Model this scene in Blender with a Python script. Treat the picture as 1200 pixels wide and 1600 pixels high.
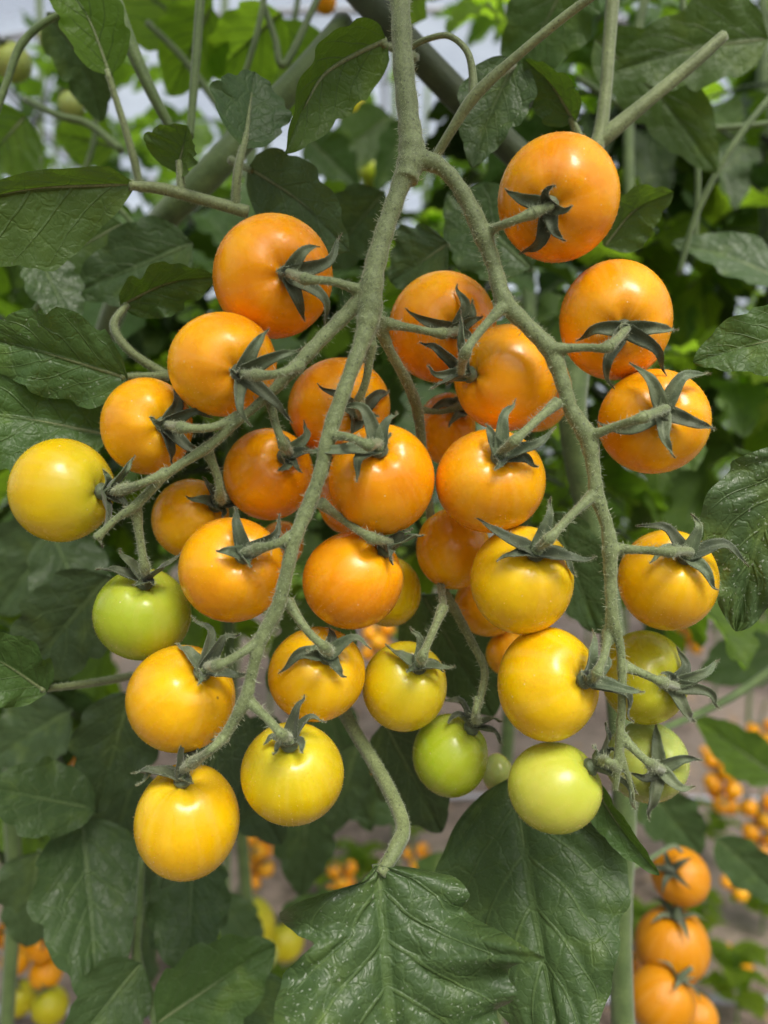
import bpy, math, random
import numpy as np
R = math.radians
rng = np.random.default_rng(7)
random.seed(7)
for o in list(bpy.data.objects): bpy.data.objects.remove(o)
scene = bpy.context.scene
COL = scene.collection

# ------------------------------------------------------------------ camera
CAMZ = 1.0
F = 1200.0                      # focal length in photo pixels (photo 1200 x 1600)
cam = bpy.data.cameras.new("camera"); camo = bpy.data.objects.new("camera", cam)
COL.objects.link(camo); scene.camera = camo
camo.location = (0, 0, CAMZ); camo.rotation_euler = (R(90), 0, 0)
cam.sensor_fit = 'HORIZONTAL'; cam.sensor_width = 36; cam.lens = 36
cam.clip_start = 0.01; cam.clip_end = 200
cam.dof.use_dof = True; cam.dof.focus_distance = 0.196; cam.dof.aperture_fstop = 13.0
scene.render.resolution_x = 768; scene.render.resolution_y = 1024

# ------------------------------------------------------------------ world + sun
SUN_EL, SUN_AZ = R(50), R(20)   # azimuth: to the right of straight behind the camera
sd = np.array([math.sin(SUN_AZ)*math.cos(SUN_EL), -math.cos(SUN_AZ)*math.cos(SUN_EL), math.sin(SUN_EL)])
w = bpy.data.worlds.new("World"); scene.world = w; w.use_nodes = True
nt = w.node_tree; nt.nodes.clear()
sky = nt.nodes.new('ShaderNodeTexSky'); sky.sky_type = 'NISHITA'; sky.sun_disc = False
sky.sun_elevation = SUN_EL; sky.sun_rotation = math.atan2(sd[0], sd[1])
sky.air_density = 0.9; sky.dust_density = 4.0; sky.ozone_density = 1.0
bg = nt.nodes.new('ShaderNodeBackground'); bg.inputs[1].default_value = 0.115
out = nt.nodes.new('ShaderNodeOutputWorld')
hsv = nt.nodes.new('ShaderNodeHueSaturation'); hsv.inputs['Saturation'].default_value = .45   # thin white overcast
nt.links.new(sky.outputs[0], hsv.inputs['Color']); nt.links.new(hsv.outputs[0], bg.inputs[0]); nt.links.new(bg.outputs[0], out.inputs[0])
sl = bpy.data.lights.new("sun", 'SUN'); sl.energy = 1.5; sl.angle = R(21); sl.color = (1, .94, .84)
so = bpy.data.objects.new("sun", sl); COL.objects.link(so)
from mathutils import Vector
so.rotation_euler = Vector(sd).to_track_quat('Z', 'Y').to_euler()
scene.view_settings.view_transform = 'Standard'; scene.view_settings.look = 'None'
scene.view_settings.exposure = 0.78; scene.view_settings.gamma = 1.0

# ------------------------------------------------------------------ helpers
def P(x, y, d):
    return np.array([(x-600)/F*d, d, CAMZ-(y-800)/F*d])
def nrm(v):
    v = np.asarray(v, float); return v/(np.linalg.norm(v, axis=-1, keepdims=True)+1e-12)
class MB:
    def __init__(s): s.v = []; s.f = []; s.uv = []; s.n = 0; s.mi = []
    def add(s, v, f, uv=None, m=0):
        v = np.asarray(v, float)
        s.v.append(v); s.f += [tuple(int(i)+s.n for i in q) for q in f]
        s.uv.append(np.zeros((len(v), 2)) if uv is None else np.asarray(uv, float))
        s.mi += [m]*len(f); s.n += len(v); return s
def mesh_from(name, mb, mats, smooth=True):
    V = np.concatenate(mb.v); UV = np.concatenate(mb.uv)
    me = bpy.data.meshes.new(name)
    me.from_pydata(V.tolist(), [], mb.f)
    li = np.empty(len(me.loops), dtype=np.int32); me.loops.foreach_get('vertex_index', li)
    ul = me.uv_layers.new(name='UVMap'); ul.data.foreach_set('uv', UV[li].astype(np.float32).ravel())
    for m in (mats if isinstance(mats, (list, tuple)) else [mats]): me.materials.append(m)
    me.polygons.foreach_set('material_index', np.array(mb.mi, dtype=np.int32))
    me.polygons.foreach_set('use_smooth', np.full(len(me.polygons), smooth))
    me.update(); return me
def link(name, data, parent=None, color=None):
    o = bpy.data.objects.new(name, data); COL.objects.link(o)
    if parent is not None:
        o.parent = parent
        if data is not None:
            o.matrix_parent_inverse.identity()
    if color is not None: o.color = color
    return o
def tag(o, label=None, cat=None, group=None, kind=None):
    if label: o['label'] = label
    if cat: o['category'] = cat
    if group: o['group'] = group
    if kind: o['kind'] = kind
    return o
def empty(name, loc):
    o = bpy.data.objects.new(name, None); COL.objects.link(o); o.location = tuple(loc); o.empty_display_size = .005
    return o
def build(name, mb, mats, parent=None, color=None):
    """mesh built in world space; stored relative to its parent"""
    if parent is not None:
        off = np.array(parent.location) if parent.parent is None else np.array(parent.parent.location)
        mb.v = [v-off for v in mb.v]
    return link(name, mesh_from(name, mb, mats), parent, color)
def catmull(pts, k=6):
    p = np.asarray(pts, float)
    if len(p) < 3:
        t = np.linspace(0, 1, k+1)[:, None]; return p[0]*(1-t)+p[-1]*t
    q = np.vstack([2*p[0]-p[1], p, 2*p[-1]-p[-2]]); o = []
    for i in range(1, len(q)-2):
        for t in np.linspace(0, 1, k, endpoint=False):
            a, b, c, d = q[i-1], q[i], q[i+1], q[i+2]
            o.append(.5*((2*b)+(-a+c)*t+(2*a-5*b+4*c-d)*t*t+(-a+3*b-3*c+d)*t**3))
    o.append(p[-1]); return np.array(o)
def frames(c):
    T = nrm(np.gradient(c, axis=0)); N = np.zeros_like(c)
    a = np.array([0, -1., 0]) if abs(T[0][1]) < .8 else np.array([1., 0, 0])
    for i in range(len(c)):
        a = nrm(a - T[i]*np.dot(a, T[i])); N[i] = a
    return T, N, np.cross(T, N)
def tube(mb, pts, rad, seg=10, k=6, cap=True, m=0, rough=0.0, ribs=0.0):
    """pts with radius as 4th column blended smoothly"""
    q = catmull(np.column_stack([pts, rad]), k); c = q[:, :3]; r = np.maximum(q[:, 3], 1e-5)
    T, N, B = frames(c); n = len(c)
    a = np.linspace(0, 2*np.pi, seg, endpoint=False)
    rr = r[:, None]*(1+ribs*np.cos(5*a)[None, :]+rough*(rng.random((n, seg))-.5))
    V = c[:, None, :] + rr[..., None]*(np.cos(a)[None, :, None]*N[:, None, :]+np.sin(a)[None, :, None]*B[:, None, :])
    L = np.concatenate([[0], np.cumsum(np.linalg.norm(np.diff(c, axis=0), axis=1))])
    uv = np.stack([np.repeat(L[:, None], seg, 1), np.repeat((a/(2*np.pi))[None, :], n, 0)], -1).reshape(-1, 2)
    f = [(i*seg+j, i*seg+(j+1) % seg, (i+1)*seg+(j+1) % seg, (i+1)*seg+j) for i in range(n-1) for j in range(seg)]
    if cap:
        f.append(tuple(range(seg))[::-1]); f.append(tuple((n-1)*seg+j for j in range(seg)))
    mb.add(V.reshape(-1, 3), f, uv, m); return c, r
def hairs(mb, pts, nor, length, width, m=0, jit=.45):
    """thin tapered bristles standing on a surface"""
    n = len(pts)
    d = nrm(nor + jit*rng.normal(size=(n, 3))); L = length*(0.55+.6*rng.random(n))[:, None]
    s = nrm(np.cross(d, rng.normal(size=(n, 3))))*width
    base = pts-nor*width
    V = np.stack([base-s, base+s, base+d*L*.6+s*.45+jit*.15*L*rng.normal(size=(n, 3))*.4, base+d*L], 1).reshape(-1, 3)
    f = [(4*i, 4*i+1, 4*i+2) for i in range(n)]+[(4*i, 4*i+2, 4*i+3) for i in range(n)]
    mb.add(V, f, None, m)
def tube_hairs(mb, c, r, n, length, width, m=0, jit=.45):
    T, N, B = frames(c)
    seglen = np.linalg.norm(np.diff(c, axis=0), axis=1); cum = np.cumsum(seglen); x = rng.random(n)*cum[-1]
    i = np.clip(np.searchsorted(cum, x), 0, len(c)-2); t = rng.random(n)[:, None]
    a = rng.random(n)*2*np.pi
    cc = c[i]*(1-t)+c[i+1]*t; rr = r[i][:, None]*(1-t)+r[i+1][:, None]*t
    no = np.cos(a)[:, None]*N[i]+np.sin(a)[:, None]*B[i]
    hairs(mb, cc+no*rr*.98, no, length, width, m, jit)

# ------------------------------------------------------------------ materials
class NT:
    def __init__(s, name):
        s.m = bpy.data.materials.new(name); s.m.use_nodes = True; s.t = s.m.node_tree; s.t.nodes.clear()
        s.out = s.n('ShaderNodeOutputMaterial')
    def n(s, typ, **kw):
        x = s.t.nodes.new(typ)
        for k, v in kw.items(): setattr(x, k, v)
        return x
    def set(s, sock, v):
        if isinstance(v, bpy.types.NodeSocket): s.t.links.new(v, sock)
        elif isinstance(v, (tuple, list)) and len(v) == 3 and sock.type == 'RGBA': sock.default_value = (*v, 1)
        else: sock.default_value = v
    def math(s, op, a, b=0.0, c=0.0, clamp=False):
        x = s.n('ShaderNodeMath', operation=op, use_clamp=clamp)
        s.set(x.inputs[0], a); s.set(x.inputs[1], b); s.set(x.inputs[2], c); return x.outputs[0]
    def mix(s, f, a, b, blend='MIX'):
        x = s.n('ShaderNodeMix', data_type='RGBA', blend_type=blend)
        s.set(x.inputs['Factor'], f); s.set(x.inputs[6], a); s.set(x.inputs[7], b); return x.outputs[2]
    def rng(s, v, a, b, c=0., d=1.):
        x = s.n('ShaderNodeMapRange', interpolation_type='SMOOTHSTEP'); s.set(x.inputs[0], v)
        for i, q in enumerate((a, b, c, d)): s.set(x.inputs[1+i], q)
        return x.outputs[0]
    def noise(s, scale, detail=3, vec=None, rough=.5):
        x = s.n('ShaderNodeTexNoise'); x.inputs['Scale'].default_value = scale
        x.inputs['Detail'].default_value = detail; x.inputs['Roughness'].default_value = rough
        if vec is not None: s.t.links.new(vec, x.inputs['Vector'])
        return x.outputs[0]
    def bump(s, h, strength, dist, prev=None):
        x = s.n('ShaderNodeBump'); x.inputs['Strength'].default_value = strength; x.inputs['Distance'].default_value = dist
        s.set(x.inputs['Height'], h)
        if prev is not None: s.t.links.new(prev, x.inputs['Normal'])
        return x.outputs[0]
    def bsdf(s, **kw):
        x = s.n('ShaderNodeBsdfPrincipled')
        for k, v in kw.items(): s.set(x.inputs[k.replace('_', ' ')], v)
        return x
    def finish(s, sh):
        s.t.links.new(sh, s.out.inputs[0]); return s.m
def coords(t, which='Object'): return t.n('ShaderNodeTexCoord').outputs[which]

def mat_tomato():
    t = NT('tomato_skin'); oi = t.n('ShaderNodeObjectInfo'); co = coords(t)
    uv = t.n('ShaderNodeSeparateXYZ'); t.t.links.new(coords(t, 'UV'), uv.inputs[0]); v = uv.outputs[1]
    mp = t.n('ShaderNodeVectorMath', operation='ADD'); t.t.links.new(co, mp.inputs[0]); t.t.links.new(oi.outputs['Random'], mp.inputs[1])
    n1 = t.noise(70, 3, mp.outputs[0]); n2 = t.noise(700, 2, mp.outputs[0])
    hs = t.n('ShaderNodeHueSaturation'); t.set(hs.inputs['Color'], oi.outputs['Color'])
    t.set(hs.inputs['Hue'], t.rng(n1, .3, .7, .493, .508)); t.set(hs.inputs['Value'], t.rng(n1, .25, .75, .86, 1.08))
    # ripening: the shoulder round the stalk can stay yellower / greener
    sh = t.math('MULTIPLY', t.rng(t.math('ADD', v, t.math('MULTIPLY', n1, .25)), .18, .62, 1., 0.), oi.outputs['Alpha'])
    col = t.mix(sh, hs.outputs[0], (.42, .50, .045))
    # fine meridian streaks under the skin and pale specks
    st = t.n('ShaderNodeCombineXYZ'); t.set(st.inputs[0], t.math('MULTIPLY', uv.outputs[0], 36.)); t.set(st.inputs[1], t.math('MULTIPLY', v, 2.)); t.set(st.inputs[2], t.math('MULTIPLY', oi.outputs['Random'], 20.))
    ns = t.noise(1.0, 3, st.outputs[0])
    col = t.mix(t.rng(ns, .42, .75, 0., .13), col, t.mix(.5, col, (1., .8, .35)))
    vo = t.n('ShaderNodeTexVoronoi'); vo.inputs['Scale'].default_value = 420; t.t.links.new(mp.outputs[0], vo.inputs['Vector'])
    sel = t.math('GREATER_THAN', t.n('ShaderNodeSeparateColor').outputs[0], 2)
    sc = t.n('ShaderNodeSeparateColor'); t.t.links.new(vo.outputs['Color'], sc.inputs[0])
    dot = t.math('MULTIPLY', t.rng(vo.outputs['Distance'], .04, .11, 1., 0.), t.math('GREATER_THAN', sc.outputs[0], .8))
    col = t.mix(t.math('MULTIPLY', dot, .6), col, (.95, .85, .55))
    # small brown scar marks, rare
    vs = t.n('ShaderNodeTexVoronoi'); vs.inputs['Scale'].default_value = 120; t.t.links.new(mp.outputs[0], vs.inputs['Vector'])
    s2 = t.n('ShaderNodeSeparateColor'); t.t.links.new(vs.outputs['Color'], s2.inputs[0])
    scar = t.math('MULTIPLY', t.rng(vs.outputs['Distance'], .02, .07, 1., 0.), t.math('GREATER_THAN', s2.outputs[0], .94))
    col = t.mix(t.math('MULTIPLY', scar, .8), col, (.16, .07, .02))
    col = t.mix(t.rng(v, .03, .075, .75, 0.), col, (.35, .30, .07))
    b = t.bump(n2, .12, .0002); b = t.bump(t.noise(160, 2, mp.outputs[0]), .25, .0006, b)
    p = t.bsdf(Base_Color=col, Roughness=t.rng(t.noise(300, 2, mp.outputs[0]), .3, .7, .20, .29), Normal=b)
    p.inputs['Subsurface Weight'].default_value = .3; p.inputs['Subsurface Radius'].default_value = (1., .5, .08)
    p.inputs['Subsurface Scale'].default_value = .0035; p.inputs['IOR'].default_value = 1.45
    p.inputs['Specular IOR Level'].default_value = .5
    return t.finish(p.outputs[0])
def mat_fuzz(name, c, tr=.3):
    t = NT(name); p = t.bsdf(Base_Color=c, Roughness=.6); q = t.n('ShaderNodeBsdfTranslucent'); t.set(q.inputs[0], c)
    m = t.n('ShaderNodeMixShader'); m.inputs[0].default_value = tr
    t.t.links.new(p.outputs[0], m.inputs[1]); t.t.links.new(q.outputs[0], m.inputs[2]); return t.finish(m.outputs[0])
def mat_stem(name, c1, c2, dots=True, world=False):
    t = NT(name); co = coords(t); oi = t.n('ShaderNodeObjectInfo')
    n1 = t.noise(120, 4, co); n2 = t.noise(1500, 3, co)
    col = t.mix(t.rng(n1, .3, .7), c1, c2)
    col = t.mix(t.rng(n2, .42, .62, 0., .5), col, tuple(x*.55 for x in c1))
    if dots:
        vo = t.n('ShaderNodeTexVoronoi'); vo.inputs['Scale'].default_value = 900; t.t.links.new(co, vo.inputs['Vector'])
        sc = t.n('ShaderNodeSeparateColor'); t.t.links.new(vo.outputs['Color'], sc.inputs[0])
        dot = t.math('MULTIPLY', t.rng(vo.outputs['Distance'], .14, .3, 1., 0.), t.math('GREATER_THAN', sc.outputs[0], .6))
        col = t.mix(t.math('MULTIPLY', dot, .75), col, (.025, .035, .015))
    hs = t.n('ShaderNodeMix', data_type='RGBA', blend_type='MULTIPLY'); hs.inputs[0].default_value = 1
    t.t.links.new(col, hs.inputs[6]); t.t.links.new(oi.outputs['Color'], hs.inputs[7])
    b = t.bump(n2, .5, .0003); b = t.bump(t.noise(350, 3, co), .4, .0007, b)
    p = t.bsdf(Base_Color=hs.outputs[2], Roughness=.62, Normal=b)
    p.inputs['Sheen Weight'].default_value = .25; p.inputs['Sheen Roughness'].default_value = .5
    return t.finish(p.outputs[0])
def mat_leaf(name, fuzzy=False):
    """UV: u along the midrib, v 0..1 across (0.5 = midrib); object colour = pigment with shade or backlight toned in, alpha = share of light let through"""
    t = NT(name); oi = t.n('ShaderNodeObjectInfo'); co = coords(t)
    s = t.n('ShaderNodeSeparateXYZ'); t.t.links.new(coords(t, 'UV'), s.inputs[0]); u = s.outputs[0]
    vv = t.math('MULTIPLY', t.math('SUBTRACT', s.outputs[1], .5), 2.); av = t.math('ABSOLUTE', vv)
    wob = t.math('MULTIPLY', t.math('SUBTRACT', t.noise(60, 2, co), .5), .05)
    ph = t.math('MULTIPLY', t.math('SUBTRACT', t.math('ADD', u, wob), t.math('MULTIPLY', av, .36)), 5.5)
    fr = t.math('ABSOLUTE', t.math('SUBTRACT', t.math('FRACT', ph), .5))          # 0 on the vein
    wv = t.math('SUBTRACT', .07, t.math('MULTIPLY', av, .05))
    lat = t.math('MULTIPLY', t.rng(t.math('DIVIDE', fr, wv), .3, 1.2, 1., 0.), t.rng(av, .75, .97, 1., 0.))
    mid = t.rng(t.math('DIVIDE', av, t.math('SUBTRACT', .075, t.math('MULTIPLY', u, .06))), .5, 1.1, 1., 0.)
    vein = t.math('MAXIMUM', lat, mid)
    vo = t.n('ShaderNodeTexVoronoi', feature='DISTANCE_TO_EDGE'); vo.inputs['Scale'].default_value = 420
    nv = t.n('ShaderNodeVectorMath', operation='MULTIPLY_ADD'); nz = t.n('ShaderNodeTexNoise'); nz.inputs['Scale'].default_value = 250
    t.t.links.new(co, nz.inputs['Vector']); t.t.links.new(nz.outputs['Color'], nv.inputs[0]); nv.inputs[1].default_value = (.0035,)*3; t.t.links.new(co, nv.inputs[2])
    t.t.links.new(nv.outputs[0], vo.inputs['Vector'])
    net = t.rng(vo.outputs['Distance'], .0, .16, 1., 0.)
    vo2 = t.n('ShaderNodeTexVoronoi', feature='DISTANCE_TO_EDGE'); vo2.inputs['Scale'].default_value = 115; t.t.links.new(nv.outputs[0], vo2.inputs['Vector']); ter = t.rng(vo2.outputs['Distance'], .0, .07, 1., 0.)
    geo = t.n('ShaderNodeNewGeometry')
    n1 = t.noise(45, 4, co); n2 = t.noise(900, 2, co)
    base = t.mix(t.rng(n1, .3, .7, 0., .6), oi.outputs['Color'], t.mix(.55, oi.outputs['Color'], (.035, .075, .012)))
    under = t.mix(.35, base, (.10, .15, .07))
    col = t.mix(geo.outputs['Backfacing'], base, under)
    col = t.mix(t.math('MULTIPLY', net, .12), col, (.08, .14, .04))
    col = t.mix(t.math('MULTIPLY', vein, .45), col, (.10, .16, .05))
    col = t.mix(t.math('MULTIPLY', ter, .18), col, (.10, .16, .05))
    col = t.mix(t.rng(t.noise(75, 3, co), .52, .72, 0., .55), col, t.mix(1., col, (1.9, 1.7, 1.1), 'MULTIPLY'))
    # white spray residue / dust specks
    wet = oi.outputs['Object Index']
    sp = t.math('MULTIPLY', t.math('ADD', .12, t.math('MULTIPLY', wet, .4)), t.rng(t.noise(1100, 1, co), .66, .72)); sp = t.math('MULTIPLY', sp, t.rng(t.noise(60, 2, co), .44, .58))
    col = t.mix(t.math('MULTIPLY', sp, .7), col, (.6, .65, .55))
    h = t.math('SUBTRACT', t.math('MULTIPLY', vein, -1.), t.math('ADD', t.math('MULTIPLY', net, .2), t.math('MULTIPLY', ter, .45)))
    b = t.bump(h, .5, .0006); b = t.bump(t.noise(320, 2, co), .5, .0008, b); b = t.bump(n2, .25, .00025, b); b = t.bump(t.noise(110, 1, co), .45, .0028, b)
    p = t.bsdf(Base_Color=col, Roughness=t.rng(n1, .3, .7, .33, .46), Normal=b); p.inputs['Specular IOR Level'].default_value = .22; t.set(p.inputs['Coat Weight'], t.math('MULTIPLY', wet, .16)); p.inputs['Coat Roughness'].default_value = .3; t.t.links.new(b, p.inputs['Coat Normal'])
    q = t.n('ShaderNodeBsdfTranslucent')
    trc = t.mix(vein, t.mix(.5, oi.outputs['Color'], (.30, .55, .03)), (.08, .16, .02))
    t.t.links.new(trc, q.inputs[0]); t.t.links.new(b, q.inputs['Normal'])
    m = t.n('ShaderNodeMixShader'); t.set(m.inputs[0], oi.outputs['Alpha'])
    t.t.links.new(p.outputs[0], m.inputs[1]); t.t.links.new(q.outputs[0], m.inputs[2])
    return t.finish(m.outputs[0])
def mat_sepal():
    t = NT('sepal_green'); co = coords(t)
    s = t.n('ShaderNodeSeparateXYZ'); t.t.links.new(coords(t, 'UV'), s.inputs[0])
    n1 = t.noise(300, 3, co); n2 = t.noise(2200, 3, co)
    col = t.mix(t.rng(n1, .3, .7), (.062, .090, .040), (.125, .165, .080))
    col = t.mix(t.rng(n2, .45, .7, 0., .5), col, (.16, .19, .12))
    vein = t.rng(t.math('ABSOLUTE', t.math('SUBTRACT', s.outputs[1], .5)), .02, .08, 1., 0.)
    col = t.mix(t.math('MULTIPLY', vein, .35), col, (.16, .20, .10))
    col = t.mix(t.rng(s.outputs[0], .84, .97, 0., .75), col, (.12, .075, .03))
    hs = t.n('ShaderNodeHueSaturation'); t.set(hs.inputs['Color'], col); t.set(hs.inputs['Value'], t.rng(t.n('ShaderNodeObjectInfo').outputs['Random'], 0., 1., .65, 1.35)); t.set(hs.inputs['Hue'], t.rng(t.noise(90, 2, co), .3, .7, .48, .51)); col = hs.outputs[0]
    p = t.bsdf(Base_Color=col, Roughness=.55, Normal=t.bump(n2, .5, .0003))
    p.inputs['Sheen Weight'].default_value = .3
    q = t.n('ShaderNodeBsdfTranslucent'); t.set(q.inputs[0], (.12, .18, .05))
    m = t.n('ShaderNodeMixShader'); m.inputs[0].default_value = .2
    t.t.links.new(p.outputs[0], m.inputs[1]); t.t.links.new(q.outputs[0], m.inputs[2]); return t.finish(m.outputs[0])
def mat_ground():
    t = NT('soil'); co = coords(t)
    n1 = t.noise(1.3, 5, co); n2 = t.noise(22, 6, co, .65); n3 = t.noise(130, 3, co)
    col = t.mix(t.rng(n2, .35, .65), (.10, .07, .05), (.27, .20, .165))
    col = t.mix(t.rng(n1, .45, .6, 0., .5), col, (.33, .27, .22))
    col = t.mix(t.rng(n3, .62, .7, 0., .6), col, (.12, .08, .05))
    p = t.bsdf(Base_Color=col, Roughness=.9, Normal=t.bump(n2, .8, .02))
    return t.finish(p.outputs[0])
def mat_film():
    t = NT('greenhouse_film'); co = coords(t)
    n = t.noise(1.2, 4, co)
    d = t.n('ShaderNodeBsdfDiffuse'); t.set(d.inputs[0], (.84, .90, .97))
    q = t.n('ShaderNodeBsdfTranslucent'); t.set(q.inputs[0], (.80, .91, 1.))
    g = t.n('ShaderNodeBsdfTransparent')
    m = t.n('ShaderNodeMixShader'); m.inputs[0].default_value = .55
    m2 = t.n('ShaderNodeMixShader'); t.set(m2.inputs[0], t.rng(n, .35, .65, .45, .75))
    t.t.links.new(d.outputs[0], m.inputs[1]); t.t.links.new(q.outputs[0], m.inputs[2])
    t.t.links.new(m.outputs[0], m2.inputs[1]); t.t.links.new(g.outputs[0], m2.inputs[2])
    return t.finish(m2.outputs[0])
def mat_plain(name, c, rough=.5, metal=0.):
    t = NT(name); n = t.noise(40, 3, coords(t))
    return t.finish(t.bsdf(Base_Color=t.mix(n, tuple(x*.8 for x in c), c), Roughness=rough, Metallic=metal).outputs[0])

M_TOM = mat_tomato(); M_TFUZZ = mat_fuzz('tomato_fuzz', (.85, .62, .30), .4)
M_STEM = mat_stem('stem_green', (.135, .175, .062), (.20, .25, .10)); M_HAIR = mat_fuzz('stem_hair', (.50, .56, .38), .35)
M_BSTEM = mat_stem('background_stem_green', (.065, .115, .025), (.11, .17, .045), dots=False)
M_SEP = mat_sepal(); M_LEAF = mat_leaf('leaf_green'); M_SOIL = mat_ground(); M_FILM = mat_film()
M_STEEL = mat_plain('galvanised_steel', (.45, .46, .48), .4, .6)

# ------------------------------------------------------------------ setting: ground + greenhouse
def ground():
    xs = np.linspace(-14, 14, 141); ys = np.linspace(-6, 40, 231)
    X, Y = np.meshgrid(xs, ys); Z = .012*np.sin(X*7+Y*3)*np.sin(Y*5)+.02*(rng.random(X.shape)-.5)
    nx = len(xs)
    mb = MB().add(np.stack([X, Y, Z], -1).reshape(-1, 3), [(j*nx+i, j*nx+i+1, (j+1)*nx+i+1, (j+1)*nx+i) for j in range(len(ys)-1) for i in range(nx-1)])
    tag(build('ground', mb, M_SOIL), kind='structure')
ground()
def greenhouse():
    g = tag(empty('greenhouse', (0, 9, 0)), 'pale translucent plastic greenhouse shell showing behind the upper left leaves', 'greenhouse')
    W, H, RISE, Y0, Y1 = 5.0, 2.6, 1.5, 2.6, 13.0
    def arch(y, n=24):
        a = np.linspace(0, np.pi, n); return np.stack([-W*np.cos(a), np.full(n, y), H+RISE*np.sin(a)], 1)
    ys = np.linspace(Y0, Y1, 12); n = 24
    rows = [arch(y) for y in ys]; mb = MB().add(np.concatenate(rows), [(i*n+j, i*n+j+1, (i+1)*n+j+1, (i+1)*n+j) for i in range(len(ys)-1) for j in range(n-1)])
    build('roof_film', mb, M_FILM, g)
    for s in (-1, 1):
        mb = MB().add([[s*W, Y0, .3], [s*W, Y1, .3], [s*W, Y1, H], [s*W, Y0, H]], [(0, 1, 2, 3)]); build('wall_film', mb, M_FILM, g)
    a = arch(Y1); v = np.concatenate([a, a*[1, 1, 0]+[0, 0, .3]])
    build('end_film', MB().add(v, [(j, j+1, n+j+1, n+j) for j in range(n-1)]), M_FILM, g)
    for y in np.arange(Y0, Y1+.1, 2.08):
        mb = MB(); p = arch(y, 13)-[0, 0, .04]; p[:, 0] *= .99
        tube(mb, np.vstack([[-W*.99, y, 0], p, [W*.99, y, 0]]), np.full(15, .022), 8, 3); build('hoop', mb, M_STEEL, g)
    for x in (-3.3, -1.7, 0.1, 1.7, 3.3):
        mb = MB(); top = H+RISE*math.sin(math.acos(-x/W))
        tube(mb, [[x, Y1-.08, 0], [x, Y1-.08, top]], [.045, .045], 8, 2); build('post', mb, M_STEEL, g)
    for x, z in ((-2.5, 3.85), (0, 4.05), (2.5, 3.85)):
        mb = MB(); tube(mb, [[x, Y0, z-.04], [x, Y1, z-.04]], [.016, .016], 6, 2); build('purlin', mb, M_STEEL, g)
greenhouse()

# ------------------------------------------------------------------ leaf blades
def blade(mb, mid, side, wprof, lobes=.13, nl=3.5, cup=.15, ruffle=.06, pucker=.02, sweep=.18, nu=40, nv=20, under=False, seed=0, base_cut=.0, prof=None):
    """mid: (n,3) midrib polyline, side: unit vector across, wprof: half width (m)"""
    g = np.random.default_rng(seed); c = catmull(mid, 12)
    L = np.concatenate([[0], np.cumsum(np.linalg.norm(np.diff(c, axis=0), axis=1))]); L /= L[-1]
    u = np.linspace(0, 1, nu+1); c = np.stack([np.interp(u, L, c[:, k]) for k in range(3)], 1)
    T = nrm(np.gradient(c, axis=0)); length = np.linalg.norm(np.diff(c, axis=0), axis=1).sum()
    S = nrm(side-T*np.sum(T*side, axis=1)[:, None]); N = np.cross(S, T)
    v = np.linspace(-1, 1, nv+1); ph = g.random(8)*6.28
    V = np.zeros((nu+1, nv+1, 3))
    env = np.sin(np.pi*np.clip(u, 0, 1)**.62)**.72
    env = np.maximum(env, .012)
    for si, sgn in ((0, -1), (1, 1)):
        off = g.random()*.35
        x = (u*nl+off) % 1.0
        notch = np.exp(-((1-x)/.10)**2)+np.exp(-(x/.30)**2)
        m = 1-lobes*notch*np.clip((u-.0)*6, 0, 1)*np.clip((1-u)*5, 0, 1)
        m += .018*np.sin(u*38+ph[si])
        if prof is not None:
            pp = prof[si]; env_m = np.interp(u, [q[0] for q in pp], [q[1] for q in pp])*(1+.012*np.sin(u*70+ph[si])); m = 1.
            env = np.maximum(env_m, .01)
        wid = wprof*env*m*(1+.08*np.sin(u*5+ph[si+2]))
        jj = np.where(v*sgn >= 0)[0]
        for j in jj:
            a = abs(v[j]); w_ = wid*a
            sw = sweep*w_*a - base_cut*wprof*a**1.5*np.exp(-(u/.09)**2)
            k = (u-.36*a)*5.5+.12*math.sin(a*7+ph[si])
            puck = pucker*wprof*(np.abs(np.cos(np.pi*k))**.8)*(np.clip(a*3, 0, 1))*(1-a**3)
            h = cup*wprof*(a**1.6)*env + ruffle*wprof*a**2.2*np.sin(u*13+ph[4+si])*env+ puck \
                + ruffle*.6*wprof*a**3*np.sin(u*29+ph[6+si])
            h -= .05*wprof*np.exp(-(a/.08)**2)
            V[:, j] = c+S*(sgn*w_)[:, None]+T*sw[:, None]+N*h[:, None]
    uv = np.stack(np.meshgrid(u, v*.5+.5, indexing='ij'), -1).reshape(-1, 2); q = nv+1
    f = [(i*q+j, (i+1)*q+j, (i+1)*q+j+1, i*q+j+1) for i in range(nu) for j in range(nv)]
    if under: f = [t[::-1] for t in f]
    mb.add(V.reshape(-1, 3), f, uv)
    return c
def rot_about(v, ax, a):
    return v*math.cos(a)+np.cross(ax, v)*math.sin(a)+ax*np.dot(ax, v)*(1-math.cos(a))
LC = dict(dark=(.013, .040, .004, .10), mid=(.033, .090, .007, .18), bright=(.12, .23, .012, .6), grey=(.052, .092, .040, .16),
          deep=(.008, .022, .003, .05), lime=(.27, .42, .018, .78), olive=(.058, .108, .013, .28))  # dark and deep hold canopy shade in the pigment; lime is brightened as backlit
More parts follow.
